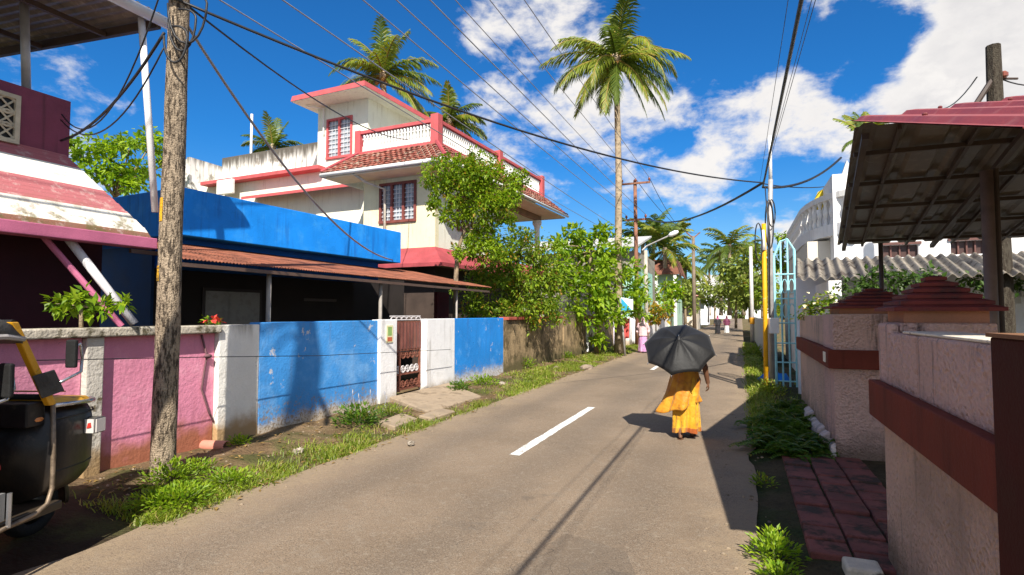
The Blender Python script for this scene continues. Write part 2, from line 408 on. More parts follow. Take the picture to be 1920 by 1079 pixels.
for s0, s1 in ((6.25, 9.95), (17.3, 21), (28.3, 32)):
    m = MB(ST); k = 24
    L_, R_ = [], []
    for i in range(k + 1):
        s = s0 + (s1 - s0) * i / k; j = R.uniform(-.006, .006)
        zz = .03 * (1 - abs(-2.53 + 2.17) / 2.27) + .004
        L_.append((-2.595 + j, s, zz)); R_.append((-2.465 + R.uniform(-.006, .006), s, zz))
    for i in range(k): m.face([L_[i], R_[i], R_[i+1], L_[i+1]])
    m.build('road_marking', pm, road)
def strip(name, n0, n1, s0, s1, h, mat, step=.16, lift=0.0):
    m = MB(ST); nx = max(2, int((n1 - n0) / step)); ny = int((s1 - s0) / step); g = []
    for j in range(ny + 1):
        row = []
        for i in range(nx + 1):
            n = n0 + (n1 - n0) * i / nx; s = s0 + (s1 - s0) * j / ny
            z = h(n, s) + lift
            row.append((n, s, z))
        g.append(row)
    m.rings(g, close=False, caps=False)
    return structure(m.build(name, mat, smooth=True))
def vz(n, s):
    u = max(0.0, min(1.0, (RL - n) / 1.2))
    return -.03 + u * .075 + (mnoise.noise(Vector((n * 2.2, s * 2.2, 1))) * .05 + mnoise.noise(Vector((n * 6, s * 6, 4))) * .025) * min(1, u * 3)
strip('verge', -6.5, -4.25, -4, 45, vz, soilmat('verge_soil', (.13, .085, .045), (.22, .15, .085), (.085, .085, .03), painted_shade=True))
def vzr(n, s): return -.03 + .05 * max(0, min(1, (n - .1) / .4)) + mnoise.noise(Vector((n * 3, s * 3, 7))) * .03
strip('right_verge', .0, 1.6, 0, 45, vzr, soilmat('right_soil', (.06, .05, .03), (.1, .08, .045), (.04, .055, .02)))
# concrete slab in front of the gate, in broken pieces
cm = surf('old_concrete', (.34, .26, .18), .2, 3, .9, .5, 50, patch=((.2, .15, .1), 3, .52, .66))
g0, g1 = sN(722, -6.2), sN(838, -6.2)
m = MB(ST); m.slab([(-6.15, g0 + .1, .15), (-4.95, g0 - .5, .05), (-4.9, g1 - .9, .05), (-6.15, g1, .16)], .14)
structure(m.build('concrete_ramp', cm, bevel=.02))
m = MB(ST); m.slab([(-4.9, g0 - .9, .055), (-4.62, g0 - .95, .035), (-4.6, g0 - .2, .035), (-4.93, g0 - .1, .05)], .1)
m.slab([(-5.1, g0 - 1.7, .09), (-4.75, g0 - 1.8, .05), (-4.8, g0 - 1.1, .05), (-5.15, g0 - 1.0, .1)], .1)
structure(m.build('concrete_path', cm, bevel=.015))
# red paver drive on the right
pav = tiles('red_pavers', (.2, .065, .055), (.26, .09, .075), 4.0)
m = MB(Frame(.38, 0, 0))
m = MB(ST)
R2 = random.Random(5)
n = .40
row = 0
while n < 1.15:
    s = 4.45 - (row % 2) * .14 + (n - .4) * .05
    while s < 7.45:
        z = .05 + R2.uniform(-.006, .006) + (n - .4) * .02
        m.box(n + .009, n + .271, s + .012, s + .268, -.02, z + R2.uniform(-.012, .008)); s += .28
    n += .28; row += 1
structure(m.build('paved_path', surf('paver_red', (.22, .075, .062), .3, 3, .8, .35, 60, patch=((.06, .04, .03), 4, .46, .62), streak=((.05, .035, .03), .6)), bevel=.012))

# ---------------------------------------------------------------- left boundary walls
WN = -6.2
wz = lambda px: sN(px, WN)
cop = surf('mossy_concrete', (.46, .41, .33), .2, 4, .9, .5, 40, streak=((.06, .05, .035), .9), patch=((.1, .085, .05), 5, .48, .6))
pinkp = surf('pink_wall_paint', (.70, .255, .37), .1, 1.5, .75, .35, 26, soil=((.36, .13, .075), .12, .5), patch=((.78, .36, .46), 2.2, .5, .75), streak=((.4, .13, .18), .5), crack=.7)
oldw = surf('weathered_white', (.82, .79, .73), .08, 2, .9, .4, 30, soil=((.4, .26, .13), .15, .5), top=((.14, .11, .065), 1.36, 1.85), patch=((.16, .13, .08), 1.7, .58, .68))
greyp = surf('grey_pillar_plaster', (.52, .48, .42), .12, 2.5, .9, .4, 30, soil=((.3, .2, .1), .1, .4), patch=((.15, .12, .07), 4, .54, .62), streak=((.12, .09, .05), .7))
bluep = surf('blue_wall_paint', (.05, .27, .66), .14, 1.2, .7, .3, 30, soil=((.5, .43, .34), .08, .3), patch=((.17, .40, .74), 1.7, .48, .75), streak=((.12, .2, .36), .55), crack=.8, splash=(.26, .19, .12))
bluep2 = surf('bright_blue_wall_paint', (.02, .25, .72), .1, 1.4, .7, .3, 30, soil=((.55, .56, .6), .15, .36), patch=((.12, .38, .8), 2.2, .55, .75), streak=((.05, .16, .42), .5), crack=.8, splash=(.3, .24, .17))
whitep = surf('white_wall_paint', (.83, .82, .82), .04, 2, .75, .25, 30, soil=((.5, .45, .38), .08, .3), patch=((.7, .69, .68), 2, .55, .7), streak=((.35, .32, .28), .6), crack=.6)
def wallroot(name, label, s0, group=None): return thing(name, label, 'wall', ST.w(WN, s0, 0), group)
pw = wallroot('boundary_wall', 'pink panelled roadside wall with grey pillars and mossy coping behind the wooden pole', wz(200))
def panel(s0, s1, mat, root, name='panel', f=WN, z1=1.5, z0=-.1, th=.2, bev=.012, lab=None):
    m = MB(ST); m.box(f - th, f, s0, s1, z0, z1); return m.build(name, mat, root, bevel=bev, label=lab)
p0, p1, p2, p3, p4 = -2.0, wz(165), wz(199), wz(412), wz(488)
panel(p0, p1, pinkp, pw, f=WN - .07, z1=1.46)
panel(p1 + .002, p2 - .002, greyp, pw, 'pillar', z1=1.46)
panel(p2, p3 - .002, pinkp, pw, f=WN - .07, z1=1.46)
m = MB(ST); m.box(WN - .26, WN + .05, p0, p3, 1.462, 1.56); m.build('coping', cop, pw, bevel=.015)
panel(p3, p4 - .003, oldw, wallroot('boundary_wall', 'stained white wall section between pink panel and blue panel', p3), 'panel', z1=1.56)
bpx = [488, 709, 740, 798, 851, 944]
bs = [wz(q) for q in bpx]
bw = wallroot('boundary_wall', 'blue and white painted compound wall either side of the small gate', bs[0])
panel(bs[0], bs[1] - .003, bluep, bw, z1=1.585)
panel(bs[1], bs[2], whitep, bw, 'pillar', f=WN + .06, z1=1.6)
panel(bs[3], bs[4] - .003, whitep, bw, 'pillar', f=WN + .03, z1=1.6)
panel(bs[4], bs[5] - .003, bluep2, bw, z1=1.6)
# the small notice plate with its coloured picture
pl = MB(ST); sa = wz(719); sb = wz(731); pl.box(WN + .062, WN + .075, sa, sb, 1.17, 1.49); plate = pl.build('notice_plate', plain('plate_cream', (.75, .7, .42)), bw)
pl = MB(ST); pl.box(WN + .075, WN + .078, sa + .04, sb - .04, 1.3, 1.46); pl.build('green_picture', plain('plate_green', (.25, .4, .12)), plate)
pl = MB(ST); pl.box(WN + .075, WN + .078, sa + .03, sb - .03, 1.19, 1.27); pl.build('red_band', plain('plate_red', (.5, .12, .05)), plate)
# gate
gm = surf('gate_brown_paint', (.17, .062, .05), .2, 4, .55, .15, 60, streak=((.3, .14, .09), .5)); gl = surf('gate_white_paint', (.6, .56, .56), .1, 5, .5, .1)
rust = surf('gate_rust', (.2, .07, .045), .25, 8, .7, .3, 60)
gate = thing('compound_gate', 'small brown metal gate with sheet top and white scroll lattice below', 'gate', ST.w(WN - .1, bs[2], 0))
GX = WN - .12; a, b = bs[2] + .02, bs[3] - .02; mid = (a + b) / 2
m = MB(ST)
for s in (a + .02, b - .02, mid - (b-a)*.2): m.box(GX - .02, GX + .02, s - .02, s + .02, .16, 1.56)
for z in (.2, .5, .98, 1.54): m.box(GX - .018, GX + .018, a, b, z - .018, z + .018)
m.build('gate_frame', rust, gate)
m = MB(ST); m.sheet((GX + .02, a, 1.0), (GX + .02, b, 1.0), (GX + .02, a, 1.53), (GX + .02, b, 1.53), 9, .006, nv=3); m.build('sheet_panel', gm, gate)
def scrolls(name, mat, z0, z1, r):
    m = MB(ST); nz = max(1, int((z1 - z0) / (2 * r))); ns = max(1, int((b - a - .08) / (2 * r)))
    for i in range(ns):
        for j in range(nz):
            cs, cz = a + .05 + r + i * (b - a - .1) / ns, z0 + r + j * (z1 - z0) / nz
            m.tube([(GX, cs + r*.92*math.cos(t*math.pi/5), cz + r*.92*math.sin(t*math.pi/5)) for t in range(11)], .011, 5)
            m.bar((GX, cs - r*.9, cz), (GX, cs + r*.9, cz), .009, 5); m.bar((GX, cs, cz - r*.9), (GX, cs, cz + r*.9), .009, 5)
    m.build(name, mat, gate)
scrolls('scroll_panel', gl, .52, .8, .075); scrolls('scroll_panel', rust, .22, .5, .075); scrolls('scroll_panel', rust, .8, .97, .08)
m = MB(ST)
for k in range(6):
    cs = a + .12 + k * (b - a - .2) / 5
    m.tube([(GX, cs + .09*math.cos(t*math.pi/5), 1.6 + .05*math.sin(t*math.pi/5)) for t in range(6)], .014, 5)
m.bar((GX, a, 1.585), (GX, b, 1.585), .014, 6); m.bar((GX, a, 1.66), (GX, b, 1.66), .012, 6)
m.build('gate_cresting', gl, gate)
# old brown wall
brownw = surf('mossy_brown_wall', (.35, .25, .14), .25, 2, .95, .6, 25, soil=((.12, .1, .045), .1, .6), patch=((.13, .095, .05), 2.6, .46, .62), streak=((.06, .05, .03), .8), top=((.1, .08, .05), 1.2, 1.7))
redt = surf('red_coping_paint', (.42, .1, .07), .2, 4, .8, .3)
ow = wallroot('boundary_wall', 'mossy brown plaster wall with broken red coping beyond the blue panel', bs[5])
e1, e2, e3, e4 = wz(1055), wz(1088), wz(1120), wz(1165)
panel(bs[5], e1, brownw, ow, z1=1.53); panel(e1 + .002, e2, brownw, ow, 'pillar', f=WN + .05, z1=1.8); panel(e2 + .002, e4, brownw, ow, z1=1.5)
for q0, q1 in ((950, 998), (1022, 1053), (1090, 1112)):
    m = MB(ST); m.box(WN - .24, WN + .06, wz(q0), wz(q1), 1.532 if q0 < 1055 else 1.502, 1.62 if q0 < 1055 else 1.6); m.build('coping', redt, ow, bevel=.012)

# ---------------------------------------------------------------- pink house at the far left
magenta = surf('magenta_paint', (.2, .052, .09), .15, 2, .8, .25, 40, streak=((.08, .03, .04), .6))
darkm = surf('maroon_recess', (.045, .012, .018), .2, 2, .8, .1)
pinkf = surf('pink_fascia_paint', (.5, .14, .24), .1, 3, .6, .15)
creamg = surf('cream_grille', (.5, .45, .34), .15, 6, .8, .3)
steel = surf('galvanised_pipe', (.42, .40, .39), .15, 5, .5, .1, metal=.3, spec=.5)
whpipe = surf('white_pipe', (.72, .7, .7), .06, 5, .45, .08)
ph = thing('pink_house', 'magenta house with pink and white striped roof under a metal terrace canopy', 'house', ST.w(-8.2, 2, 0))
S1 = 5.02; SB = -4.0
m = MB(ST); m.box(-11, -8.2, SB, 4.55, 3.6, 4.52); m.build('wall', magenta, ph)
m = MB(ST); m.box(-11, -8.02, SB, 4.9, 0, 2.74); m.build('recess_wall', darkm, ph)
m = MB(ST)
for k in range(10):          # stepped courses of the roof
    f0, f1 = k / 10.0, (k + 1) / 10.0
    n0 = -7.2 - f0 * 1.02; z0 = 2.72 + f0 * 1.06; z1 = 2.72 + f1 * 1.06; e0, e1_ = S1 - f0 * .5, S1 - f1 * .5
    zl = z0 + .02 if k else z0 - .02
    m.hull([(n0, SB, zl), (n0, e0, zl), (-8.3, e0, zl), (-8.3, SB, zl)], [(n0 - .085, SB, z1 + .02), (n0 - .085, e1_, z1 + .02), (-8.3, e1_, z1 + .02), (-8.3, SB, z1 + .02)])
m.build('striped_roof', band_mat(), ph, bevel=.008)
m = MB(ST); m.box(-7.36, -7.14, SB, S1 + .03, 2.56, 2.70); m.build('fascia', pinkf, ph, bevel=.01)
# ornamental grille
L0 = ST.pix(33, 225, x=-8.2); zt = ST.pix(20, 178, x=-8.2).z; zb = ST.pix(20, 270, x=-8.2).z
m = MB(ST); s0, s1 = L0.y - .95, L0.y
m.box(-8.2, -8.14, s0, s0 + .05, zb, zt); m.box(-8.2, -8.14, s1 - .05, s1, zb, zt); m.box(-8.2, -8.14, s0 + .05, s1 - .05, zb, zb + .05); m.box(-8.2, -8.14, s0 + .05, s1 - .05, zt - .05, zt)
gr = m.build('grille_window', creamg, ph)
m = MB(ST)
for i in range(4):
    c = s0 + .12 + i * .235
    for j in range(3):
        z = zb + .14 + j * (zt - zb - .28) / 2
        m.tube([(-8.17, c + .1*math.cos(t*math.pi/6), z + .1*math.sin(t*math.pi/6)) for t in range(13)], .017, 5)
        m.bar((-8.17, c - .09, z - .09), (-8.17, c + .09, z + .09), .012, 5); m.bar((-8.17, c - .09, z + .09), (-8.17, c + .09, z - .09), .012, 5)
m.build('scrollwork', creamg, gr)
m = MB(ST); m.box(-8.198, -8.19, s0 + .05, s1 - .05, zb + .05, zt - .05); m.build('pane', plain('grille_dark', (.02, .018, .015)), gr)
# slanted struts below the eave
m = MB(ST); q0, q1 = ST.pix(78, 440, x=-7.45), ST.pix(228, 612, x=-7.0); m.bar(q0, q1, .035, 8); m.build('strut', pinkf, ph)
m = MB(ST); q0, q1 = ST.pix(126, 445, x=-7.4), ST.pix(252, 608, x=-6.9); m.bar(q0, q1, .05, 10); m.build('strut', whpipe, ph, smooth=True)
# terrace canopy above
CN = -7.2; CZ = ST.pix(300, 45, x=CN).z; CS = ST.pix(300, 45, x=CN).y
sheetu = surf('canopy_sheet', (.22, .19, .17), .25, 3, .6, .1, metal=.2, streak=((.5, .46, .4), .5))
brownb = surf('canopy_beam', (.09, .065, .055), .2, 4, .7, .15)
m = MB(ST); m.sheet((CN + .05, -3, CZ + .1), (CN + .05, CS + .05, CZ + .1), (-12, -3, CZ + .45), (-12, CS + .05, CZ + .45), 58, .018, per=6)
can = m.build('terrace_canopy', sheetu, ph)
m = MB(ST)
for s in (CS - .03, CS - 1.35, CS - 2.7, CS - 4.05): m.hull([(CN - .02, s, CZ - .06), (CN - .02, s + .06, CZ - .06), (-12, s + .06, CZ + .29), (-12, s, CZ + .29)], [(CN - .02, s, CZ + .06), (CN - .02, s + .06, CZ + .06), (-12, s + .06, CZ + .41), (-12, s, CZ + .41)])
for n_, dz in ((-8.3, .1), (-9.8, .2)): m.box(n_, n_ + .05, -3, CS - .04, CZ + dz - .1, CZ + dz - .03)
m.build('rafter', brownb, can)
m = MB(ST); m.bar((CN + .04, -3, CZ + .03), (CN + .04, CS + .1, CZ + .03), .075, 10); m.build('edge_pipe', whpipe, can, smooth=True)
q0, q1 = ST.pix(264, 68, x=CN - .1), ST.pix(291, 398, x=-7.25)
m = MB(ST); m.bar((q0.x, q0.y, CZ), (q1.x, q1.y, q1.z), .042, 10); m.build('canopy_post', whpipe, ph, smooth=True)
q0, q1 = ST.pix(44, 40, x=-8.5), ST.pix(50, 172, x=-8.5)
m = MB(ST); m.bar((q0.x, q0.y, CZ + .1), (q1.x, q1.y, q1.z - .05), .05, 10); m.build('canopy_post', steel, ph, smooth=True)

# ---------------------------------------------------------------- blue house
bO = at(335, 440, 8.85)
BL = Frame(bO.x, bO.y, rad(26.8))
bz0, bz1 = bO.z, at(335, 350, 8.85).z
BLEN = BL.pix(752, 440, x=0).y
blueb = surf('vivid_blue_paint', (.008, .25, .80), .1, 1.5, .7, .2, 40, streak=((.01, .11, .42), .6), patch=((.03, .30, .80), 2.5, .5, .7), crack=.7)
darkin = surf('dark_veranda_wall', (.035, .028, .026), .2, 2, .8, .1)  # near black wall colour carries the veranda shade
bh = thing('blue_house', 'low house with bright blue parapet and rusty corrugated awning over a dark veranda', 'house', BL.w(0, 0, 0))
m = MB(BL); m.box(-.16, 0, 0, BLEN, bz0, bz1); m.box(-7, -.16, 0, .16, bz0, bz1 - .002); m.box(-7, -.16, BLEN - .16, BLEN, bz0, bz1 - .002); m.box(-7, -.16, .16, BLEN - .16, bz0 + .002, bz0 + .14)
m.build('parapet', blueb, bh, bevel=.012)
m = MB(BL); m.box(-6.6, -.42, .35, BLEN - .35, 2.5, bz0); m.build('upper_wall', surf('blue_paint_in_shade', (.006, .13, .55), .1, 2, .7, .2), bh)  # shade under the parapet painted as a deeper blue
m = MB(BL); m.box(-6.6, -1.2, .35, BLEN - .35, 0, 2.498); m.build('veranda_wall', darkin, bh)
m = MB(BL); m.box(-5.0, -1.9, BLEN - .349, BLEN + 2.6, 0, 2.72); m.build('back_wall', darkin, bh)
m = MB(BL); m.box(-6.6, -1.2, .3, .349, 0, 2.9); m.build('side_wall', surf('shaded_side_blue', (.02, .06, .16), .2, 2, .8, .2), bh)  # blue side wall coloured dark for the shadow it stands in
ventm = plain('vent_dark', (.02, .012, .012))
for p in (452, 671):
    q = BL.pix(p, 466 if p < 600 else 487, x=-.42); m = MB(BL); m.box(-.43, -.412, q.y - .55, q.y + .55, 2.72, 2.84); m.build('vent', ventm, bh)
paneg = plain('window_grey', (.3, .29, .27), .3)
for p, w in ((407, .32), (456, .42)):
    q = BL.pix(p, 570, x=-1.2); m = MB(BL); m.box(-1.2, -1.17, q.y - w, q.y + w, 1.2, 2.2); f = m.build('window', plain('window_dark_frame', (.04, .03, .028)), bh)
    m = MB(BL); m.box(-1.17, -1.165, q.y - w + .06, q.y + w - .06, 1.26, 2.14); m.build('pane', paneg, f)
q = BL.pix(600, 562, x=-1.2); m = MB(BL); m.box(-1.2, -1.17, q.y - .5, q.y + .5, 2.0, 2.06); m.build('shelf', plain('shelf_grey', (.09, .07, .06)), bh)
# awning
a0, a1 = sN(342, -7.4), sN(922, -6.35)
rustm = surf('rusty_sheet', (.25, .088, .05), .25, 2.5, .8, .2, 50, patch=((.13, .05, .03), 3, .46, .66), streak=((.34, .16, .1), .5))
m = MB(ST); m.sheet((-6.35, a0 - .9, 2.38), (-6.35, a1, 2.43), (-8.6, a0 + .1, 2.86), (-8.6, a1 - .4, 2.90), 170, .008, per=4)
aw = m.build('awning', rustm, bh)
m = MB(ST)
for n_, z_ in ((-6.42, 2.34), (-7.3, 2.54)): m.box(n_, n_ + .05, a0 - .85, a1 - .1, z_ - .05, z_)
m.build('purlin', plain('purlin_brown', (.1, .06, .045)), aw)
for p in (503, 713, 856):
    s = sN(p, -6.5); m = MB(ST); m.bar((-6.5, s, 0), (-6.5, s, 2.32), .035 if p < 800 else .025, 8); m.build('awning_post', surf('post_grey', (.3, .27, .24), .2, 5, .6, .1), bh, smooth=True)
q = ST.pix(830, 575, x=-7.6); m = MB(ST); m.box(-7.7, -7.6, q.y - .3, q.y + .35, .1, 2.3); m.build('door', surf('maroon_door', (.1, .02, .025), .2, 3), bh)
# twisted wire hanging beside the pole, flowers on the coping
# ---------------------------------------------------------------- cream house
HO = Frame(-2.57, 18.6, rad(25))
cream = surf('cream_paint', (.76, .70, .47), .06, 1.5, .8, .15, 40, streak=((.4, .32, .2), .55), crack=.5)
creamw = surf('pale_cream_paint', (.80, .785, .66), .05, 1.5, .8, .15, 40, streak=((.42, .36, .26), .5), crack=.5)
pinkt = surf('pink_trim', (.50, .10, .105), .1, 3, .7, .15, streak=((.3, .1, .08), .4))
redsk = surf('red_skirt', (.36, .065, .075), .15, 2.5, .8, .2, streak=((.2, .05, .05), .5))
whtrim = surf('white_trim', (.8, .78, .74), .05, 4, .7, .1)
tilem = surf('clay_tiles', (.26, .085, .06), .45, 7, .85, .5, 30, patch=((.32, .24, .18), 5, .52, .62), streak=((.06, .04, .03), .7))
dirty = surf('dirty_parapet', (.74, .72, .68), .1, 2, .9, .3, 30, streak=((.07, .065, .055), 1.0), patch=((.3, .27, .23), 1.4, .52, .62), top=((.1, .09, .075), 8.6, 9.4))
wood = surf('window_frame_paint', (.2, .06, .05), .2, 4, .6, .15)
glassb = surf('grey_window_glass', (.34, .38, .42), .25, 5, .15, .02, spec=.6)
ch = thing('cream_house', 'two storey cream house with pink trimmed tower, white balustrade and tiled eaves', 'house', HO.w(0, 0, 0))
def window(fr, axis, t, a0, a1, z0, z1, nl, fmat, root, out=-1, pmat=None, bars=True):
    """a window with nl leaves set into a wall face at t; out = which way the wall faces"""
    def B(m, p0, p1, q0, q1, d0, d1):
        lo, hi = sorted((t + out*d0, t + out*d1))
        m.box(p0, p1, lo, hi, q0, q1) if axis == 'x' else m.box(lo, hi, p0, p1, q0, q1)
    m = MB(fr); w = .09
    B(m, a0, a1, z1 - w, z1, -.1, .05); B(m, a0, a1, z0, z0 + w, -.1, .07)
    for k in range(nl + 1):
        c = a0 + (a1 - a0 - w) * k / nl; B(m, c, c + w, z0 + w, z1 - w, -.1, .05)
    f = m.build('window', fmat, root)
    for k in range(nl):
        c0 = a0 + (a1 - a0 - w) * k / nl + w; c1 = a0 + (a1 - a0 - w) * (k + 1) / nl
        m = MB(fr); B(m, c0, c1, z0 + w, z1 - w, -.06, -.05); m.build('pane', pmat or glassb, f)
        if bars:
            m = MB(fr)
            for i in range(1, 8):
                zz = z0 + w + (z1 - z0 - 2*w) * i / 8; B(m, c0, c1, zz - .012, zz + .012, -.02, .0)
            for i in (1, 2): 
                cc = c0 + (c1 - c0) * i / 3; B(m, cc - .01, cc + .01, z0 + w, z1 - w, -.018, -.002)
            m.build('bars', plain('bar_white', (.62, .62, .64)), f)
    return f
# front room and street side
wl, wr = HO.pix(712, 380, y=0).x, HO.pix(781, 380, y=0).x; wz0, wz1 = HO.pix(745, 418, y=0).z, HO.pix(745, 342, y=0).z
m = MB(HO); m.wall('x', -3.02, 0, 3.6, 7.3, 0, .22, [(wl, wr, wz0, wz1)]); m.build('wall', cream, ch)
m = MB(HO); m.wall('y', .22, 4.3, 3.6, 7.3, -.22, 0, [(1.4, 2.6, 4.7, 6.0)]); m.box(-3.0, -.22, 4.08, 4.3, 3.6, 7.3); m.box(-3.02, -2.8, .22, 9.3, 3.6, 7.3)
m.build('wall', creamw, ch)
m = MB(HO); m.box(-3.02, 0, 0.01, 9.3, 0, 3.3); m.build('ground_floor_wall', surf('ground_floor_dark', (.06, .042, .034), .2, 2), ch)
m = MB(HO); m.box(-3.02, .25, 0, 9.4, 3.3, 3.58); m.build('floor_slab', creamw, ch)
window(HO, 'x', 0, wl, wr, wz0, wz1, 3, wood, ch); window(HO, 'y', 0, 1.4, 2.6, 4.7, 6.0, 3, wood, ch, out=1)
# porch column and porch back
q = HO.pix(1007, 440, x=-.05); m = MB(HO); m.lathe((-.05, q.y, 3.58), [(.2, 0), (.2, .25), (.14, .3), (.125, 2.2), (.16, 2.35), (.22, 2.45), (.22, 2.615)], 14); m.build('column', whtrim, ch, smooth=False)
# red sloping skirt over the ground floor
def skirt(root, name, mat, x0, x1, y0, y1, zt, zb, o, th=.12, left=True):
    """hipped skirt roof round the front (y0) and street side (x1)"""
    m = MB(HO); lx = x0 - (o if left else 0)
    m.slab([(lx, y0 - o, zb), (x1 + o, y0 - o, zb), (x1, y0, zt), (x0, y0, zt)], th)
    m.slab([(x1 + o, y0 - o, zb), (x1 + o, y1 + o, zb), (x1, y1, zt), (x1, y0, zt)], th)
    if left: m.slab([(lx, y0 + 2.0, zb), (lx, y0 - o, zb), (x0, y0, zt), (x0, y0 + 2.0, zt)], th)
    return m.build(name, mat, root)
skirt(ch, 'skirt_roof', redsk, -3.05, .0, -.02, 9.4, 3.95, 3.35, .75, left=False)
# tiled eaves
def tiled(root):
    x0, x1, y0, y1, zt, zb, o = -3.2, .12, -.12, 9.6, 7.38, 6.6, .88
    m = MB(HO); pitch = .16
    def plane(p00, p10, p01, p11, rows=7):
        A = [Vector(p) for p in (p00, p10, p01, p11)]
        nrm = (A[1]-A[0]).cross(A[2]-A[0]).normalized(); nrm = nrm if nrm.z > 0 else -nrm
        for j in range(rows):
            v0, v1 = j / rows, (j + 1) / rows
            e00, e10 = A[0].lerp(A[2], v0), A[1].lerp(A[3], v0); e01, e11 = A[0].lerp(A[2], v1), A[1].lerp(A[3], v1)
            n = max(2, int((e10 - e00).length / .22))
            for i in range(n):
                u0, u1 = i / n, (i + 1) / n
                g = R.uniform(-.008, .012)
                a, b, c, d = e00.lerp(e10, u0), e00.lerp(e10, u1), e01.lerp(e11, u1), e01.lerp(e11, u0)
                lo, hi = nrm * (.055 + g), nrm * (.02 + g)
                ins = (b - a) * .04
                ct = (a + b) / 2 + nrm * (.085 + g); cb = (c + d) / 2 + nrm * (.05 + g)
                m.face([a + lo + ins, ct, cb, d + hi + ins]); m.face([ct, b + lo - ins, c + hi - ins, cb]); m.face([a + ins, b - ins, b + lo - ins, ct, a + lo + ins])
    plane((x0 - o, y0 - o, zb), (x1 + o, y0 - o, zb), (x0, y0, zt), (x1, y0, zt))
    plane((x1 + o, y0 - o, zb), (x1 + o, y1 + o, zb), (x1, y0, zt), (x1, y1, zt))
    plane((x0 - o, y0 + 2.2, zb), (x0 - o, y0 - o, zb), (x0, y0 + 2.2, zt), (x0, y0, zt))
    t = m.build('tiled_eaves', tilem, root)
    s = skirt(t, 'soffit', creamw, x0, x1, y0, y1, zt, zb, o, th=.1)
    m = MB(HO)
    m.bar((x0 - o, y0 - o - .03, zb - .05), (x1 + o, y0 - o - .03, zb - .05), .07, 8); m.bar((x1 + o + .03, y0 - o, zb - .05), (x1 + o + .03, y1 + o, zb - .05), .06, 8); m.bar((x0 - o - .02, y0 - o, zb - .05), (x0 - o - .02, y0 + 2, zb - .05), .07, 8)
    m.build('gutter', whtrim, t, smooth=True)
    for a_, b_ in (((x1 + o, y0 - o, zb + .08), (x1, y0, zt + .08)), ((x0 - o, y0 - o, zb + .08), (x0, y0, zt + .08))): m = MB(HO); m.bar(a_, b_, .07, 6); m.build('hip_ridge', redsk, t)
    return t
tiled(ch)
m = MB(HO); m.box(-2.8, .1, .22, 9.6, 7.18, 7.3); m.build('ceiling_slab', creamw, ch)
m = MB(HO); m.box(.001, .93, -.95, 10.35, 6.44, 6.50); m.box(-3.9, -.001, -.95, -.001, 6.44, 6.50); m.box(-2.79, 0, 4.31, 10.35, 6.44, 6.5); m.build('flat_soffit', surf('soffit_cream', (.74, .64, .46), .06, 2, .8, .1), ch)
m = MB(HO); m.box(-.14, .06, 4.31, 9.3, 6.2, 6.439); m.box(-2.7, -.14, 4.5, 4.62, 6.2, 6.439); m.build('porch_beam', surf('beam_brown', (.25, .15, .09), .2, 3), ch)
m = MB(HO); x = HO.pix(681, 330, y=-.6); m.tube([(x.x - .15, -.95, 6.5), (x.x + .1, -.6, 6.25), (x.x + .55, -.12, 6.05), (x.x + .55, -.1, 3.9)], .05, 8); m.build('downpipe', surf('pipe_greywhite', (.55, .5, .42), .15, 5), ch, smooth=True)
# balcony balustrade
BZ0, BZ1 = 7.4, 8.3
bal = MB(HO); bal2 = MB(HO); bal3 = MB(HO)
def lathe_bal(m, x, y): m.lathe((x, y, BZ0 + .14), [(.045, 0), (.045, .05), (.025, .1), (.055, .25), (.05, .32), (.024, .45), (.05, .55), (.05, .6)], 7)
posts = [(-3.3, .05), (.0, .05), (.0, 4.75), (.0, 9.4)]
m = MB(HO)
for x, y in posts:
    big = .15 if x == 0 else .12
    m.box(x - big, x + big, y - big, y + big, BZ0, BZ1 + (.14 if x == 0 else .02))
m.box(-3.18, -.15, -.03, .13, BZ0, BZ0 + .13); m.box(-3.18, -.15, -.04, .14, BZ1 - .12, BZ1)
for y0, y1 in ((.2, 4.6), (4.9, 9.25)): m.box(-.08, .08, y0, y1, BZ0, BZ0 + .13); m.box(-.09, .09, y0, y1, BZ1 - .12, BZ1)
m.build('balcony_rail', pinkt, ch, bevel=.01)
k = -3.05
while k < -.2: lathe_bal(bal, k, .05); k += .135
k = .32
while k < 9.2:
    if not 4.55 < k < 4.95: lathe_bal(bal2 if k < 4.7 else bal3, 0, k)
    k += .135
bal.build('balustrade', whtrim, ch, smooth=True); bal2.build('balustrade', whtrim, ch, smooth=True); bal3.build('balustrade', whtrim, ch, smooth=True)
m = MB(HO)   # white solid strips behind the balusters as in the photo
m.box(-3.18, -.15, .09, .12, BZ0 + .13, BZ0 + .36); m.box(-3.18, -.15, .09, .12, BZ1 - .3, BZ1 - .12)
for y0, y1 in ((.2, 4.6), (4.9, 9.25)): m.box(-.05, -.02, y0, y1, BZ0 + .13, BZ0 + .36); m.box(-.05, -.02, y0, y1, BZ1 - .3, BZ1 - .12)
m.build('balcony_panel', whtrim, ch)
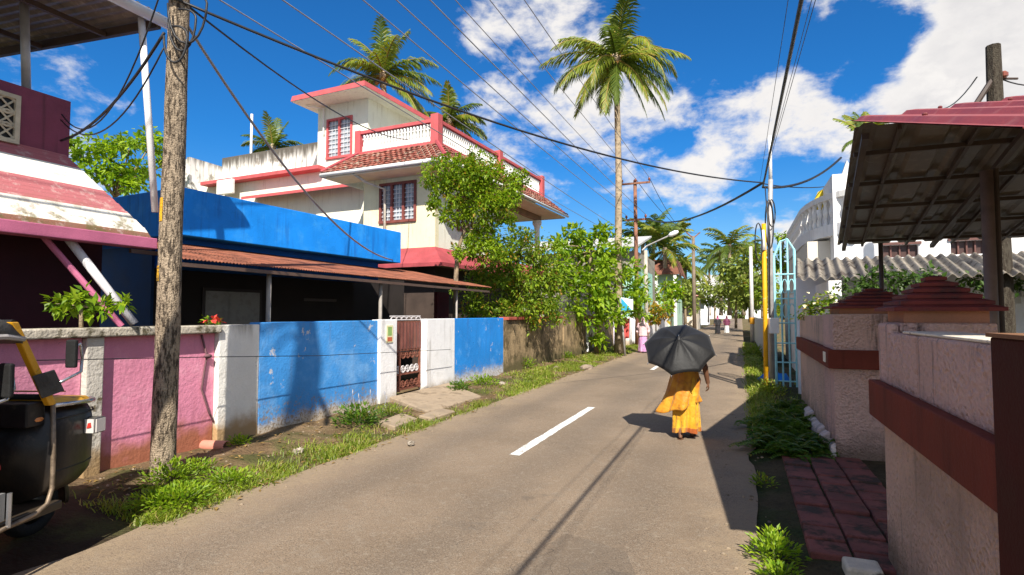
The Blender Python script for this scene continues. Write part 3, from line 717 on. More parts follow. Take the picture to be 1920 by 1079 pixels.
# tower
TY = 1.8; TXL, TXR = HO.pix(596, 250, y=TY).x, HO.pix(690, 230, y=TY).x
tz = HO.pix(690, 184, y=TY).z
wl, wr = HO.pix(613, 258, y=TY).x, HO.pix(661, 258, y=TY).x; wz0, wz1 = HO.pix(637, 297, y=TY).z, HO.pix(637, 221, y=TY).z
m = MB(HO); m.wall('x', TXL, TXR, 3.4, tz, TY, TY + .22, [(wl, wr, wz0, wz1)]); m.box(TXR - .22, TXR, TY + .221, 8.5, 7.2, tz); m.box(TXL, TXL + .22, TY + .221, 8.5, 7.2, tz); m.box(TXR + .001, -2.99, TY, TY + .2, 3.6, 7.25)
tw = m.build('tower_wall', creamw, ch)
window(HO, 'x', TY, wl, wr, wz0, wz1, 2, pinkt, ch)
m = MB(HO); x = HO.pix(634, 191, y=TY); m.box(x.x - .35, x.x + .25, TY - .012, TY + .01, x.z - .07, x.z + .05); m.build('vent', plain('slit_dark', (.05, .04, .03)), ch)
m = MB(HO); x = HO.pix(601, 200, y=TY - .06).x; m.tube([(x - .35, TY - .5, tz - .06), (x + .2, TY - .08, tz - .1), (x + .2, TY - .07, tz - 1.2)], .035, 6); m.build('downpipe', whtrim, ch)
sx0, sx1, sy0 = TXL - .5, TXR + .62, TY - .98
m = MB(HO); m.box(sx0, sx1, sy0, 9.0, tz, tz + .1); tr = m.build('tower_roof', creamw, ch)
m = MB(HO); m.hull([(sx0 - .02, sy0 - .02, tz + .02), (sx1 + .02, sy0 - .02, tz + .02), (sx1 + .02, 9.02, tz + .02), (sx0 - .02, 9.02, tz + .02)], [(sx0 + .02, sy0 + .02, tz + .24), (sx1 - .02, sy0 + .02, tz + .24), (sx1 - .02, 8.98, tz + .24), (sx0 + .02, 8.98, tz + .24)]); m.build('roof_edge', pinkt, tr)
# left wing
m = MB(HO); lx0, lx1 = HO.pix(515, 380, y=TY).x, HO.pix(562, 382, y=TY).x
m.wall('x', -15.5, TXL - .002, 3.0, 7.75, TY + .02, TY + .24, [(lx0 - .3, lx1, 4.6, 6.05)]); m.box(-15.5, -15.28, TY + .241, 9, 3, 7.75); m.build('wing_wall', creamw, ch)
window(HO, 'x', TY + .02, lx0 - .3, lx1, 4.6, 6.05, 3, wood, ch, pmat=plain('dark_pane', (.04, .045, .05), .2))
z1 = HO.pix(598, 309, y=TY - .4).z
m = MB(HO); xr = HO.pix(597, 310, y=TY - .4).x; xl = HO.pix(376, 345, y=TY - .4).x
m.box(xl, xr, TY - .42, TY + .3, z1 - .16, z1); m.build('wing_ledge', pinkt, ch, bevel=.01)
m = MB(HO); m.box(xl - .5, xr, TY + .3, 9, z1 - .2, z1 - .03); m.build('wing_roof', creamw, ch)
z2 = HO.pix(640, 340, y=TY - .75).z
xl2 = HO.pix(452, 372, y=TY - .75).x; xr2 = HO.pix(668, 336, y=TY - .75).x
m = MB(HO); m.slab([(xl2, TY - .75, z2 - .12), (xr2, TY - .75, z2 - .12), (xr2, TY + .015, z2 + .1), (xl2, TY + .015, z2 + .1)], .12); m.build('wing_sunshade', pinkt, ch)
m = MB(HO); xb = TXL - .01; xa = HO.pix(420, 296, y=TY + 1.4).x
m.box(xa, xb, TY + 1.3, TY + 1.5, z1 - .03, HO.pix(587, 268, y=TY + 1.3).z)
m.hull([(xa - .2, TY - .4, z1 - .2), (xa, TY - .4, z1 - .2), (xa, TY + 1.5, z1 - .2), (xa - .2, TY + 1.5, z1 - .2)], [(xa - .2, TY - .4, z1 + 1.28), (xa, TY - .4, z1 + 1.28), (xa, TY + 1.5, z1 + 1.22), (xa - .2, TY + 1.5, z1 + 1.22)])
m.box(xa - 1.1, xa - .201, TY - .42, TY - .22, z1 - .4, z1 + 1.2)
m.build('roof_parapet', dirty, ch)
for p, zz in ((425, 350), (570, 305)):
    q = HO.pix(p, zz, y=TY - .5); 
    if p == 425: m = MB(HO); m.box(q.x - .55, q.x + .45, TY - .6, TY - .43, q.z - .35, q.z + .3); m.build('water_box', whtrim, ch, bevel=.03)
q = HO.pix(465, 250, y=TY + 1.4); m = MB(HO); m.bar((q.x, TY + 1.6, z1), (q.x, TY + 1.6, HO.pix(465, 216, y=TY + 1.6).z), .06, 8); m.build('roof_pipe', whpipe, ch, smooth=True)
# ---------------------------------------------------------------- right side: stucco walls with pyramid caps
def stucco(name, col):
    n = N(name)
    c = n.mix(n.rng(n.noise(2, 5), .3, .7), dark(col, .86), col)
    c = n.mix(n.rng(n.noise(38, 3), .5, .75, 0, .5), c, dark(col, .55))
    st = n.math('MULTIPLY', n.rng(n.noise(1.0, 5, n.mapv((11, 11, .9)), .6), .56, .74), n.rng(n.z(), .7, 1.5, .35, 1.0))
    c = n.mix(n.rng(n.noise(1.1, 5), .5, .72, 0, .5), c, (.34, .25, .2))
    zz = n.math('ADD', n.z(), n.math('MULTIPLY', n.math('SUBTRACT', n.noise(5, 5), .5), .5)); c = n.mix(n.rng(zz, .42, .02, 0, .7), c, (.12, .09, .05))
    c = n.mix(n.math('MULTIPLY', st, .9), c, (.05, .04, .035))
    vo = n.node('ShaderNodeTexVoronoi'); n.put(vo.inputs['Vector'], n.pos); vo.inputs['Scale'].default_value = 42; vo.feature = 'SMOOTH_F1'
    n.bump(n.math('ADD', n.math('MULTIPLY', vo.outputs['Distance'], n.rng(n.noise(4, 3), .3, .7, .4, 1.6)), n.math('MULTIPLY', n.noise(22, 5, None, .7), 1.8)), 1.0, .035)
    return n.out(c, .92, .15)
stm = stucco('pink_stucco', (.90, .60, .51)); stw = stucco('beige_stucco', (.88, .60, .46))
brn = surf('brown_band_paint', (.17, .042, .028), .15, 3, .85, .2, 50, streak=((.05, .02, .014), .5), spec=.1)
capm = surf('maroon_cap', (.17, .036, .03), .2, 4, .75, .2, 40, patch=((.07, .03, .028), 6, .5, .7))
neck = surf('ochre_neck', (.42, .19, .11), .1, 4, .8, .2)
copl = surf('lime_coping', (.74, .66, .52), .15, 5, .9, .4, 40, patch=((.12, .1, .07), 5, .55, .66))
NW = .87
def cap(root, x0, x1, y0, y1, z, rise):
    m = MB(ST); cx, cy = (x0 + x1) / 2, (y0 + y1) / 2; lv = 6; o = .055
    for k in range(lv):
        f0, f1 = k / lv, (k + 1) / lv * .985
        w0, w1 = 1 - f0, 1 - f1; e = .012
        B = [(cx + (x - cx) * w0 + sx * (o * w0 + e), cy + (y - cy) * w0 + sy * (o * w0 + e), z + rise * f0) for x, y, sx, sy in ((x0, y0, -1, -1), (x1, y0, 1, -1), (x1, y1, 1, 1), (x0, y1, -1, 1))]
        T = [(cx + (x - cx) * w1 + sx * o * w1, cy + (y - cy) * w1 + sy * o * w1, z + rise * f1 + .0) for x, y, sx, sy in ((x0, y0, -1, -1), (x1, y0, 1, -1), (x1, y1, 1, 1), (x0, y1, -1, 1))]
        B2 = [(p[0], p[1], p[2] + .022) for p in B]
        m.hull(B, B2); m.hull(B2, [(p[0], p[1], max(p[2], B2[0][2] + .002)) for p in T])
    return m.build('pyramid_cap', capm, root)
near = thing('compound_wall', 'near pink stucco wall with dark brown band and big maroon capped pillar at its end', 'wall', ST.w(NW, 3.6, 0))
b1 = ST.pix(1645, 605, x=NW).y; bN = .6
m = MB(ST); m.box(NW + .02, NW + .3, bN, b1 - .33, -.1, 1.02); m.box(NW + .02, NW + .055, b1 - .328, b1 - .002, -.1, 1.02); m.build('lower_wall', stw, near, bevel=.01)
m = MB(ST)
m.box(NW, NW + .28, bN, b1 - .92, 1.24, 1.585); m.box(NW, NW + .28, b1 - .9, b1 - .33, 1.24, 1.583); m.box(NW, NW + .055, b1 - .328, b1 - .002, 1.24, 1.64)
m.build('upper_wall', stm, near, bevel=.018)
m = MB(ST); m.box(NW + .01, NW + .27, bN, b1 - .6, 1.586, 1.60); m.build('coping', copl, near, bevel=.006)
m = MB(ST); m.box(NW - .055, NW + .05, bN, b1 + .055, 1.0, 1.245); m.build('brown_band', brn, near, bevel=.008)
m = MB(ST); m.box(NW + .06, NW + .56, b1 - .32, b1 + .16, -.1, 1.645); m.build('pillar', stm, near, bevel=.012)
m = MB(ST); m.box(NW + .09, NW + .53, b1 - .29, b1 + .13, 1.646, 1.72); m.build('pillar_neck', neck, near)
cap(near, NW + .09, NW + .53, b1 - .3, b1 + .14, 1.72, .24)
# brown gate leaf at the right edge
q = ST.pix(1856, 640, x=NW - .07)
gt = thing('gate_post', 'dark brown flat gate post standing in front of the near stucco wall', 'gate post', ST.w(NW, q.y - .2, 0))
m = MB(ST); m.box(NW - .07, NW + .02, q.y - 1.2, q.y, -.1, 1.62); m.build('post', surf('dark_brown_sheet', (.065, .017, .013), .15, 3, .8, .15, spec=.1), gt, bevel=.006)
m = MB(ST); m.box(NW - .08, NW + .03, q.y - 1.2, q.y + .006, 1.621, 1.635); m.build('top_strip', surf('ochre_strip', (.2, .1, .05), .2, 5), gt)
# far pillar and wall
FN = 1.0
f0 = 7.62; f1 = sN(1499, FN)
farw = thing('compound_wall', 'farther pink stucco wall with brown band and maroon cap beside the ferns', 'wall', ST.w(FN, 9, 0))
m = MB(ST); m.box(FN, FN + 1.0, f0, f0 + .9, -.1, 1.7); m.build('pillar', stm, farw, bevel=.015)
m = MB(ST); m.box(FN + .0, FN + .25, f0 + .902, f1, -.1, 1.055); m.box(FN + .0, FN + .25, f0 + .902, f1, 1.28, 1.68); m.box(FN + .02, FN + .23, f0 + .902, f1, 1.054, 1.281); m.build('wall', stw, farw, bevel=.012)
m = MB(ST); m.box(FN - .065, FN + 1.06, f0 - .07, f0 + .3, 1.06, 1.28); m.box(FN - .065, FN + .1, f0 + .301, f1 + .02, 1.06, 1.28); m.build('brown_band', brn, farw, bevel=.008)
m = MB(ST); m.box(FN + .08, FN + .92, f0 + .08, f0 + .82, 1.701, 1.77); m.build('pillar_neck', neck, farw)
cap(farw, FN + .06, FN + .94, f0 + .06, f0 + .84, 1.77, .26)
m = MB(ST); m.box(FN - .076, FN - .066, f0 + .12, f0 + .3, 1.12, 1.24); m.build('notice_sticker', plain('sticker_cream', (.75, .72, .6)), farw)
m = MB(ST)
s = f0 - .05
while s < f0 + 2.6:
    L = R.uniform(.22, .45); w = R.uniform(.06, .16); h = R.uniform(.08, .2)
    m.hull([(FN - w, s, -.05), (FN + .0, s, -.05), (FN + .0, s + L, -.05), (FN - w * R.uniform(.7, 1.1), s + L, -.05)], [(FN - w * .8, s + .03, h), (FN - .002, s + .02, h + .05), (FN - .002, s + L - .02, h + .04), (FN - w * .7, s + L - .03, h * R.uniform(.8, 1.1))]); s += L
m.build('rubble_footing', surf('lime_rubble', (.6, .5, .46), .25, 6, .95, .8, 30), farw, bevel=.02)
# ---------------------------------------------------------------- metal canopy on the right
cn = thing('metal_canopy', 'red corrugated gable canopy on thin posts over the right hand yard', 'canopy', ST.w(3, 6, 0))
A = ST.l(at(1602, 241, 4.56)); B = ST.l(at(1570, 460, 8.5)); KN = .335
redsh = surf('red_roof_sheet', (.26, .05, .05), .12, 2, .5, .1, 50, spec=.4, streak=((.42, .2, .18), .5))
under = surf('brown_roof_underside', (.125, .10, .085), .25, 2, .5, .1, metal=.1, streak=((.28, .23, .19), .6))
C = (A.x + .045, 2.5, A.z - KN * (A.y - 2.5)); XR = 7.0
m = MB(ST); m.sheet((A.x, A.y + .1, A.z + .09), (XR, A.y + .1, A.z + .2), (C[0], C[1], C[2] + .06), (XR, C[1], C[2] + .06), 19, .028, trap=True, per=10)
rs = m.build('roof_sheet', redsh, cn)
m = MB(ST); m.sheet((A.x, A.y, A.z), (XR, A.y, A.z), (B.x, B.y, B.z), (XR + .4, B.y, B.z), 19, .03, trap=True, per=10); m.build('roof_sheet', under, cn)
m = MB(ST)
for k in range(5):
    f = .12 + k * .2; p = A.lerp(B, f); m.box(p.x + .02, XR, p.y - .018, p.y + .018, p.z - .05, p.z - .012)
for k in range(6):
    x = .05 + k * 1.1; m.hull([(A.x + x, A.y, A.z - .10), (A.x + x + .05, A.y, A.z - .10), (B.x + x + .05, B.y - .05, B.z - .10), (B.x + x, B.y - .05, B.z - .10)], [(A.x + x, A.y, A.z - .05), (A.x + x + .05, A.y, A.z - .05), (B.x + x + .05, B.y - .05, B.z - .05), (B.x + x, B.y - .05, B.z - .05)])
for k in range(9):
    x = .3 + k * .55; m.hull([(A.x + x, A.y, A.z - .045), (A.x + x + .03, A.y, A.z - .045), (B.x + x + .03, B.y - .05, B.z - .045), (B.x + x, B.y - .05, B.z - .045)], [(A.x + x, A.y, A.z - .008), (A.x + x + .03, A.y, A.z - .008), (B.x + x + .03, B.y - .05, B.z - .008), (B.x + x, B.y - .05, B.z - .008)])
frm = surf('canopy_frame_metal', (.07, .05, .042), .2, 4, .6, .1); m.build('frame', frm, cn)
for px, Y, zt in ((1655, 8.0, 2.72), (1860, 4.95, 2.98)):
    p = ST.l(at(px, 590, Y)); m = MB(ST); m.bar((p.x, p.y, 0), (p.x, p.y, zt), .03 if Y > 6 else .05, 10); m.build('post', surf('canopy_post_paint', (.10, .075, .065), .2, 5, .55, .1) if Y > 6 else surf('canopy_post_lit', (.2, .15, .13), .2, 5, .55, .1), cn, smooth=True)  # nearer post has the same paint brightened to look lit
p = ST.l(at(1878, 590, 4.95)); m = MB(ST); m.bar((p.x, p.y, 0), (p.x, p.y, 3.0), .022, 8); m.build('post', frm, cn)
q0, q1 = ST.l(at(1662, 430, 7.6)), ST.l(at(1738, 255, 5.4)); m = MB(ST); m.bar(q0, q1, .03, 6); q2, q3 = ST.l(at(1690, 335, 6.4)), ST.l(at(1795, 258, 5.2)); m.bar(q2, q3, .02, 6); m.build('brace', frm, cn)
m = MB(ST)
for k in range(14):
    t = R.choice((.08, .5, .92)); p = A.lerp(Vector(C), t); m.ell((p.x + .1 + k * .42, p.y, p.z + .10), (.016, .016, .012), 8, 5)
m.build('roof_screws', plain('screw_maroon', (.16, .04, .04)), rs)
# ---------------------------------------------------------------- poles
def conc(name, col, yellow=()):
    n = N(name); vo = n.math('ADD', n.math('MULTIPLY', n.noise(52, 5, n.mapv((1, 1, .22)), .7), .6), n.math('MULTIPLY', n.noise(16, 5, n.mapv((1, 1, .3)), .7), .4))
    c = n.mix(n.rng(n.noise(4, 4), .3, .7), dark(col, .75), col)
    c = n.mix(n.rng(vo, .46, .57, 0, .9), c, (.04, .03, .023))
    for z0, z1 in yellow:
        f = n.math('MULTIPLY', n.math('GREATER_THAN', n.z(), z0), n.math('LESS_THAN', n.z(), z1))
        f = n.math('MULTIPLY', f, n.rng(n.noise(18, 4), .62, .5))
        c = n.mix(f, c, (.62, .33, .02))
    n.bump(n.math('ADD', vo, n.noise(60, 3)), 1.0, .03)
    return n.out(c, .95, .1)
base = gnd(305, 892, .06)
pz = lambda py: at(305, py, base.y).z
pole = thing('utility_pole', 'rough weathered wooden utility pole with yellow paint bands at the left roadside', 'utility pole', base, None)
m = MB(); pts, rr = [], []
for k in range(34):
    z = -.3 + k * .26; pts.append((base.x + mnoise.noise(Vector((z, 1, 1))) * .012 + .006 * z, base.y, z)); rr.append((.118 - .004 * z) * (1 + mnoise.noise(Vector((z * 3, 2, 5))) * .05))
m.tube(pts, rr, 14); m.build('pole_shaft', conc('rough_pole', (.42, .33, .235)), pole, smooth=True)
ylw = surf('pole_yellow_paint', (.62, .33, .02), .2, 5, .8, .5, 40, patch=((.09, .06, .03), 14, .55, .62))
for y0, y1, w in ((374, 418, .7), (500, 528, .6)):
    m = MB(); zt, zb_ = pz(y0), pz(y1); rs_ = []
    for i in range(9):
        a = math.pi + .2 + i * (.95 * w) / 8 * 1.6; rs_.append(a)
    for i in range(8):
        def q(a, z): r_ = (.118 - .004 * z) * 1.04; return (base.x + .006*z + r_*math.cos(a), base.y + r_*math.sin(a), z)
        m.face([q(rs_[i], zb_), q(rs_[i+1], zb_), q(rs_[i+1], zt), q(rs_[i], zt)])
    m.build('paint_band', ylw, pole)
m = MB(); m.box(base.x - .12, base.x + .12, base.y - .2, base.y - .14, 5.0, 5.06); m.box(base.x - .5, base.x + .5, base.y - .2, base.y - .14, 6.9, 6.98); m.build('cross_arm', steel, pole)
# yellow and white pole on the right
yb = gnd(1437, 737); ylp = surf('yellow_pole_paint', (.72, .36, .01), .1, 4, .6, .15, patch=((.6, .55, .45), 5, .6, .68))
wm = surf('white_pole_paint', (.78, .77, .75), .06, 4, .5, .1)
yp = thing('utility_pole', 'slim white and yellow painted street pole with cable loops on the right', 'utility pole', yb)
zt = at(1440, 420, yb.y).z
m = MB(); m.tube([(yb.x, yb.y, -.2), (yb.x + .02, yb.y, zt)], [.05, .046], 10); m.build('yellow_tube', ylp, yp, smooth=True)
m = MB(); m.tube([(yb.x - .012, yb.y - .02, at(1440, 470, yb.y).z), (yb.x - .005, yb.y - .02, at(1440, 432, yb.y).z)], [.055, .03], 8); m.build('white_sleeve', wm, yp, smooth=True)
wx = at(1447, 600, yb.y + .12).x
m = MB(); m.tube([(wx - .02, yb.y + .12, -.2), (wx, yb.y + .12, 3.4), (wx + .04, yb.y + .12, at(1447, 335, yb.y).z)], [.06, .055, .05], 10); m.build('white_tube', steel, yp, smooth=True)
m = MB(); m.tube([(wx + .04, yb.y + .12, at(1447, 336, yb.y).z), (wx + .05, yb.y + .12, at(1447, 252, yb.y).z)], [.042, .034], 8); m.build('top_tube', wm, yp, smooth=True)
cabm = plain('cable_black', (.018, .018, .02), .5)
m = MB()
for k, (r1, r2) in enumerate(((.13, .7), (.13, .5), (.15, .9))):
    cx, cz = yb.x + (-.12, .2, .17)[k], at(1440, (455, 400, 420)[k], yb.y).z
    m.tube([(cx + r1*math.cos(t*math.pi/8)*.6, yb.y - .05 + .05*k, cz + r2*.6*math.sin(t*math.pi/8)) for t in range(17)], .014, 5)
for k in range(3): m.tube([(yb.x + .05 + .02*k, yb.y - .04, 4.5 - .3 * k), (yb.x + .1 + .015*k, yb.y - .05, 3.4), (yb.x + .09, yb.y - .05, 1.6 + .3*k)], .012, 5)
m.build('cable_loop', cabm, yp, smooth=True)
m = MB(); m.box(yb.x + .06, yb.x + .26, yb.y - .12, yb.y, 1.28, 1.62); m.build('junction_box', wm, yp, bevel=.015)
# other poles along the street
iron = surf('brown_iron_pole', (.26, .12, .075), .2, 4, .8, .2)
insu = plain('insulator', (.25, .08, .05), .25)
ip = at(1195, 590, 30); zT = at(1195, 338, 30).z
tp = thing('power_pole', 'tall brown power pole with two cross arms beside the coconut trunk', 'utility pole', (ip.x, ip.y, 0))
m = MB(); m.tube([(ip.x, ip.y, 0), (ip.x - .05, ip.y, zT)], [.13, .09], 10); m.build('pole_shaft', iron, tp, smooth=True)
INS = []
for y, hw in ((345, .78), (413, .55)):
    z = at(1195, y, 30).z
    m = MB(ST); c = ST.l(ip); m.box(c.x - hw, c.x + hw, c.y - .16, c.y - .08, z - .05, z + .05); arm = m.build('cross_arm', iron, tp)
    m = MB(ST)
    for k in (-1, 0, 1):
        m.lathe((c.x + k * hw * .93, c.y - .12, z + .05), [(.03, 0), (.03, .06), (.075, .08), (.055, .14), (.065, .17), (.03, .21)], 8); INS.append((c.x + k * hw * .93, c.y - .12, z + .26))
    m.build('insulator', insu, arm, smooth=True)
lpz = at(1212, 590, 34)
lp_ = thing('street_lamp', 'grey street lamp post with long angled arm behind the power pole', 'street lamp', (lpz.x, lpz.y, 0))
m = MB(); m.tube([(lpz.x, lpz.y, 0), (lpz.x, lpz.y, at(1212, 470, 34).z)], [.13, .11], 8); m.build('post', surf('lamp_post_grey', (.45, .4, .33), .15, 4), lp_, smooth=True)
e0, e1 = at(1212, 462, 34), at(1255, 442, 33.4); m = MB(); m.tube([at(1204, 470, 34), e0, e1], [.05, .05, .045], 6); m.build('arm', steel, lp_)
e2 = at(1272, 434, 33.2); m = MB(); d = (e2 - e1); m.tube([e1 - d*.1, e1 + d*.2, e1 + d*.7, e2], [.07, .15, .15, .06], 8); m.build('lamp_head', plain('lamp_white', (.75, .74, .72)), lp_, smooth=True)
fp = at(1302, 590, 52); zf = at(1302, 443, 52).z
dp = thing('power_pole', 'distant dark power pole with a forked top over the fences', 'utility pole', (fp.x, fp.y, 0))
m = MB(); m.tube([(fp.x, fp.y, 0), (fp.x, fp.y, zf)], [.2, .14], 8); m.build('pole_shaft', surf('dark_pole', (.2, .15, .11), .2, 3), dp, smooth=True)
m = MB(); m.bar((fp.x, fp.y, zf - .2), (fp.x - .65, fp.y, zf + .35), .06, 6); m.bar((fp.x, fp.y, zf - .2), (fp.x + .65, fp.y, zf + .35), .06, 6); m.build('fork_arm', iron, dp)
rp_ = gnd(1411, 641); zr = at(1413, 463, rp_.y).z
rpo = thing('utility_pole', 'slender grey pole with an orange band on the far right verge', 'utility pole', (rp_.x, rp_.y, 0))
m = MB(); m.tube([(rp_.x, rp_.y, 0), (rp_.x, rp_.y, zr)], [.13, .1], 8); m.build('pole_shaft', surf('pale_pole', (.55, .52, .5), .1, 4), rpo, smooth=True)
m = MB(); zz = at(1411, 602, rp_.y).z; m.tube([(rp_.x, rp_.y, zz - .2), (rp_.x, rp_.y, zz + .2)], [.15, .15], 8); m.build('orange_band', plain('orange_band', (.8, .36, .02)), rpo)
bp = at(1883, 590, 9.5); zt = at(1883, 86, 9.5).z
bpo = thing('utility_pole', 'dark concrete pole rising behind the red canopy', 'utility pole', (bp.x, bp.y, 0))
m = MB(); m.tube([(bp.x - .02, bp.y, 0), (bp.x, bp.y, zt)], [.17, .105], 8); m.build('pole_shaft', conc('dark_concrete_pole', (.10, .085, .065)), bpo)
m = MB(); z = at(1883, 150, 9.5).z; m.tube([(bp.x - .35, bp.y, z - .45), (bp.x - .02, bp.y - .02, z + .05)], .045, 6); m.bar((bp.x - .02, bp.y, z + .02), (bp.x + .4, bp.y, z + .02), .02, 6); m.build('bracket', frm, bpo)
m = MB(); m.lathe((bp.x + .15, bp.y - .02, z + .02), [(.03, 0), (.06, .03), (.06, .09), (.03, .12)], 8); m.build('insulator', insu, bpo)

# ---------------------------------------------------------------- white building and blue gate on the right
whb = surf('white_house_paint', (.8, .79, .78), .05, 1.5, .8, .15, streak=((.4, .38, .36), .35))
beg = surf('beige_house_paint', (.66, .6, .5), .08, 1.5, .8, .15)
wb = thing('white_building', 'white two storey house with curved balcony and corrugated veranda roof behind the canopy', 'house', ST.w(4, 16, 0))
FS = 15.0
m = MB(ST); wins = []
for px0, px1, y0, y1 in ((1655, 1722, 458, 484), (1783, 1846, 450, 478)):
    a, b = ST.pix(px0, y1, y=FS), ST.pix(px1, y0, y=FS); wins.append((a.x, b.x, a.z, b.z))
q = ST.pix(1565, 500, y=FS)
m.wall('x', q.x, 14, 0, 5.0, FS, FS + .25, wins); m.box(q.x, q.x + .25, FS + .251, 26, 0, 5.0); m.build('wall', whb, wb)
for w in wins:
    m = MB(ST); m.box(w[0], w[1], FS + .1, FS + .12, w[2], w[3]); f = m.build('window', plain('window_shadow', (.06, .03, .025), .4), wb)
    m = MB(ST); m.box(w[0] - .05, w[1] + .05, FS - .05, FS - .002, w[3], w[3] + .06); 
    for k in range(1, 4): c = w[0] + (w[1] - w[0]) * k / 4; m.box(c - .015, c + .015, FS + .05, FS + .08, w[2], w[3])
    m.build('frame', plain('win_frame_brown', (.12, .05, .04)), f)
m = MB(ST); m.box(q.x - .5, q.x - .002, FS + .6, 24, 0, 3.5); m.build('wing', beg, wb)
# curved balcony
bl = MB(ST); outer = []
for k in range(13):
    t = k / 12 * math.pi / 2; outer.append((q.x + .5 - 1.0 * math.sin(t), FS + 2.6 - 2.9 * math.cos(t)))
zb_, zt_ = ST.pix(1500, 452, x=outer[-1][0]).z, 5.3
zb_ = 3.85
outer += [(outer[-1][0], 22)]
for (x0, y0), (x1, y1) in zip(outer, outer[1:]):
    bl.slab([(x0, y0, zb_), (x1, y1, zb_), (q.x + .8, max(y1, FS + .3), zb_), (q.x + .8, max(y0, FS + .29), zb_)], .28)
bl.build('balcony_slab', whb, wb)
m = MB(ST)
for (x0, y0), (x1, y1) in zip(outer, outer[1:]):
    m.hull([(x0, y0, zb_ + .6), (x1, y1, zb_ + .6), (x1 + .12, y1 + .08, zb_ + .6), (x0 + .12, y0 + .08, zb_ + .6)], [(x0, y0, zb_ + .74), (x1, y1, zb_ + .74), (x1 + .12, y1 + .08, zb_ + .74), (x0 + .12, y0 + .08, zb_ + .74)])
    n = max(1, int(math.dist((x0, y0), (x1, y1)) / .22))
    for i in range(n):
        f = (i + .5) / n; m.lathe((x0 + (x1-x0)*f + .06, y0 + (y1-y0)*f + .04, zb_), [(.06, 0), (.03, .14), (.07, .3), (.03, .46), (.06, .6)], 6)
m.build('balustrade', whtrim, wb)
ga, gb, gc = ST.pix(1556, 392, y=FS + 1.9), ST.pix(1588, 300, y=FS + 1.9), ST.pix(1640, 392, y=FS + 1.9)
m = MB(ST); m.hull([tuple(ga), (gc.x, FS + 1.9, ga.z), tuple(gb)], [(ga.x, FS + 2.1, ga.z), (gc.x, FS + 2.1, ga.z), (gb.x, FS + 2.1, gb.z)]); m.build('roof_gable', surf('grey_gable', (.5, .52, .56), .1, 2), wb)
qa, qb = ST.pix(1518, 392, y=FS + 1.6), ST.pix(1556, 343, y=FS + 1.6)
m = MB(ST); m.hull([(qa.x, FS + 1.6, qa.z), (qa.x + .28, FS + 1.6, qa.z - .05), (qb.x + .1, FS + 1.6, qb.z), (qb.x - .28, FS + 1.6, qb.z - .22)], [(qa.x, FS + 1.64, qa.z), (qa.x + .28, FS + 1.64, qa.z - .05), (qb.x + .1, FS + 1.64, qb.z), (qb.x - .28, FS + 1.64, qb.z - .22)])
tag(m.build('yellow_cloth', surf('mustard_cloth', (.55, .42, .03), .15, 3)), 'mustard yellow cloth hung over the curved white balcony', 'cloth')
# veranda roof
asb = surf('asbestos_sheet', (.5, .43, .33), .25, 2, .9, .4, 40, streak=((.08, .06, .05), .9), patch=((.16, .12, .09), 4, .5, .64))
va, vb = ST.pix(1492, 524, y=11.6), ST.pix(1492, 488, y=13.2)
m = MB(ST); m.sheet((va.x, 11.6, va.z), (11, 11.6, va.z), (vb.x, 13.2, vb.z), (11, 13.2, vb.z), 56, .035, per=8); m.build('veranda_roof', asb, wb, smooth=True)
m = MB(ST); m.box(va.x + .15, 12, 13.3, 13.5, 0, vb.z - .1); m.build('veranda_wall', surf('bluish_white_paint', (.72, .74, .8), .05, 2), wb)
m = MB(ST); x = ST.pix(1900, 545, y=13.3).x
for i in range(7):
    for j in range(7):
        if (i + j) % 2 == 0: m.box(x - .3 + i * .13, x - .3 + i * .13 + .12, 13.22, 13.298, 1.9 + j * .13, 1.9 + j * .13 + .12)
m.build('vent_block', surf('vent_block_white', (.5, .5, .52), .1, 5), wb)
# sky blue gate
skyb = surf('sky_blue_paint', (.34, .68, .74), .1, 5, .5, .1)
bg = thing('tall_gate', 'tall sky blue tubular gate standing open beside the white wall', 'gate', ST.w(.97, 14, 0))
GS_ = 14.0; gn = [.70, .84, .98, 1.12]; tops = [3.0, 3.35, 3.4, 3.15]
m = MB(ST)
for k, n_ in enumerate(gn): m.tube([(n_, GS_, .08), (n_, GS_ + .02, tops[k])], .03 if k in (0, 3) else .02, 7)
m.tube([(n_, GS_ + .02, z) for n_, z in zip(gn, tops)], .024, 6)
for z in (.2, .62, 1.05, 1.5, 2.05, 2.6): m.bar((gn[0], GS_, z), (gn[-1], GS_, z), .018, 6)
for k in range(3):
    for zc in (1.78, 2.33): m.tube([((gn[k] + gn[k+1]) / 2 + .055 * math.cos(t * math.pi / 5), GS_, zc + .16 * math.sin(t * math.pi / 5)) for t in range(11)], .01, 5)
m.build('gate_leaf', skyb, bg)
m = MB(ST); m.box(1.16, 1.28, GS_ - .02, GS_ + .1, 0, 2.6); m.build('gate_post', wm, bg, bevel=.01)
m = MB(ST); m.box(1.45, 1.65, 11.4, 20, 0, 2.3); tag(m.build('boundary_wall', whb), 'white boundary wall behind the sky blue gate', 'wall')
m = MB(ST); m.box(.75, .95, 20, 60, 0, 1.5); tag(m.build('boundary_wall', surf('far_grey_wall', (.5, .48, .45), .1, 2)), 'long pale wall on the far right of the street', 'wall')
tp_ = gnd(1450, 716); m = MB(); g = []
for j in range(7):
    g.append([(tp_.x - .35 + .12 * i, tp_.y - .25 + .09 * j, .03 + max(0, .13 * math.sin(i * 1.3 + j) + .08) * (1 if 0 < i < 6 and 0 < j < 6 else 0)) for i in range(7)])
m.rings(g, close=False, caps=False); tag(m.build('tarpaulin', surf('blue_tarpaulin', (.01, .16, .55), .15, 6, .5), smooth=True), 'crumpled blue plastic sheet at the foot of the gate', 'plastic sheet')

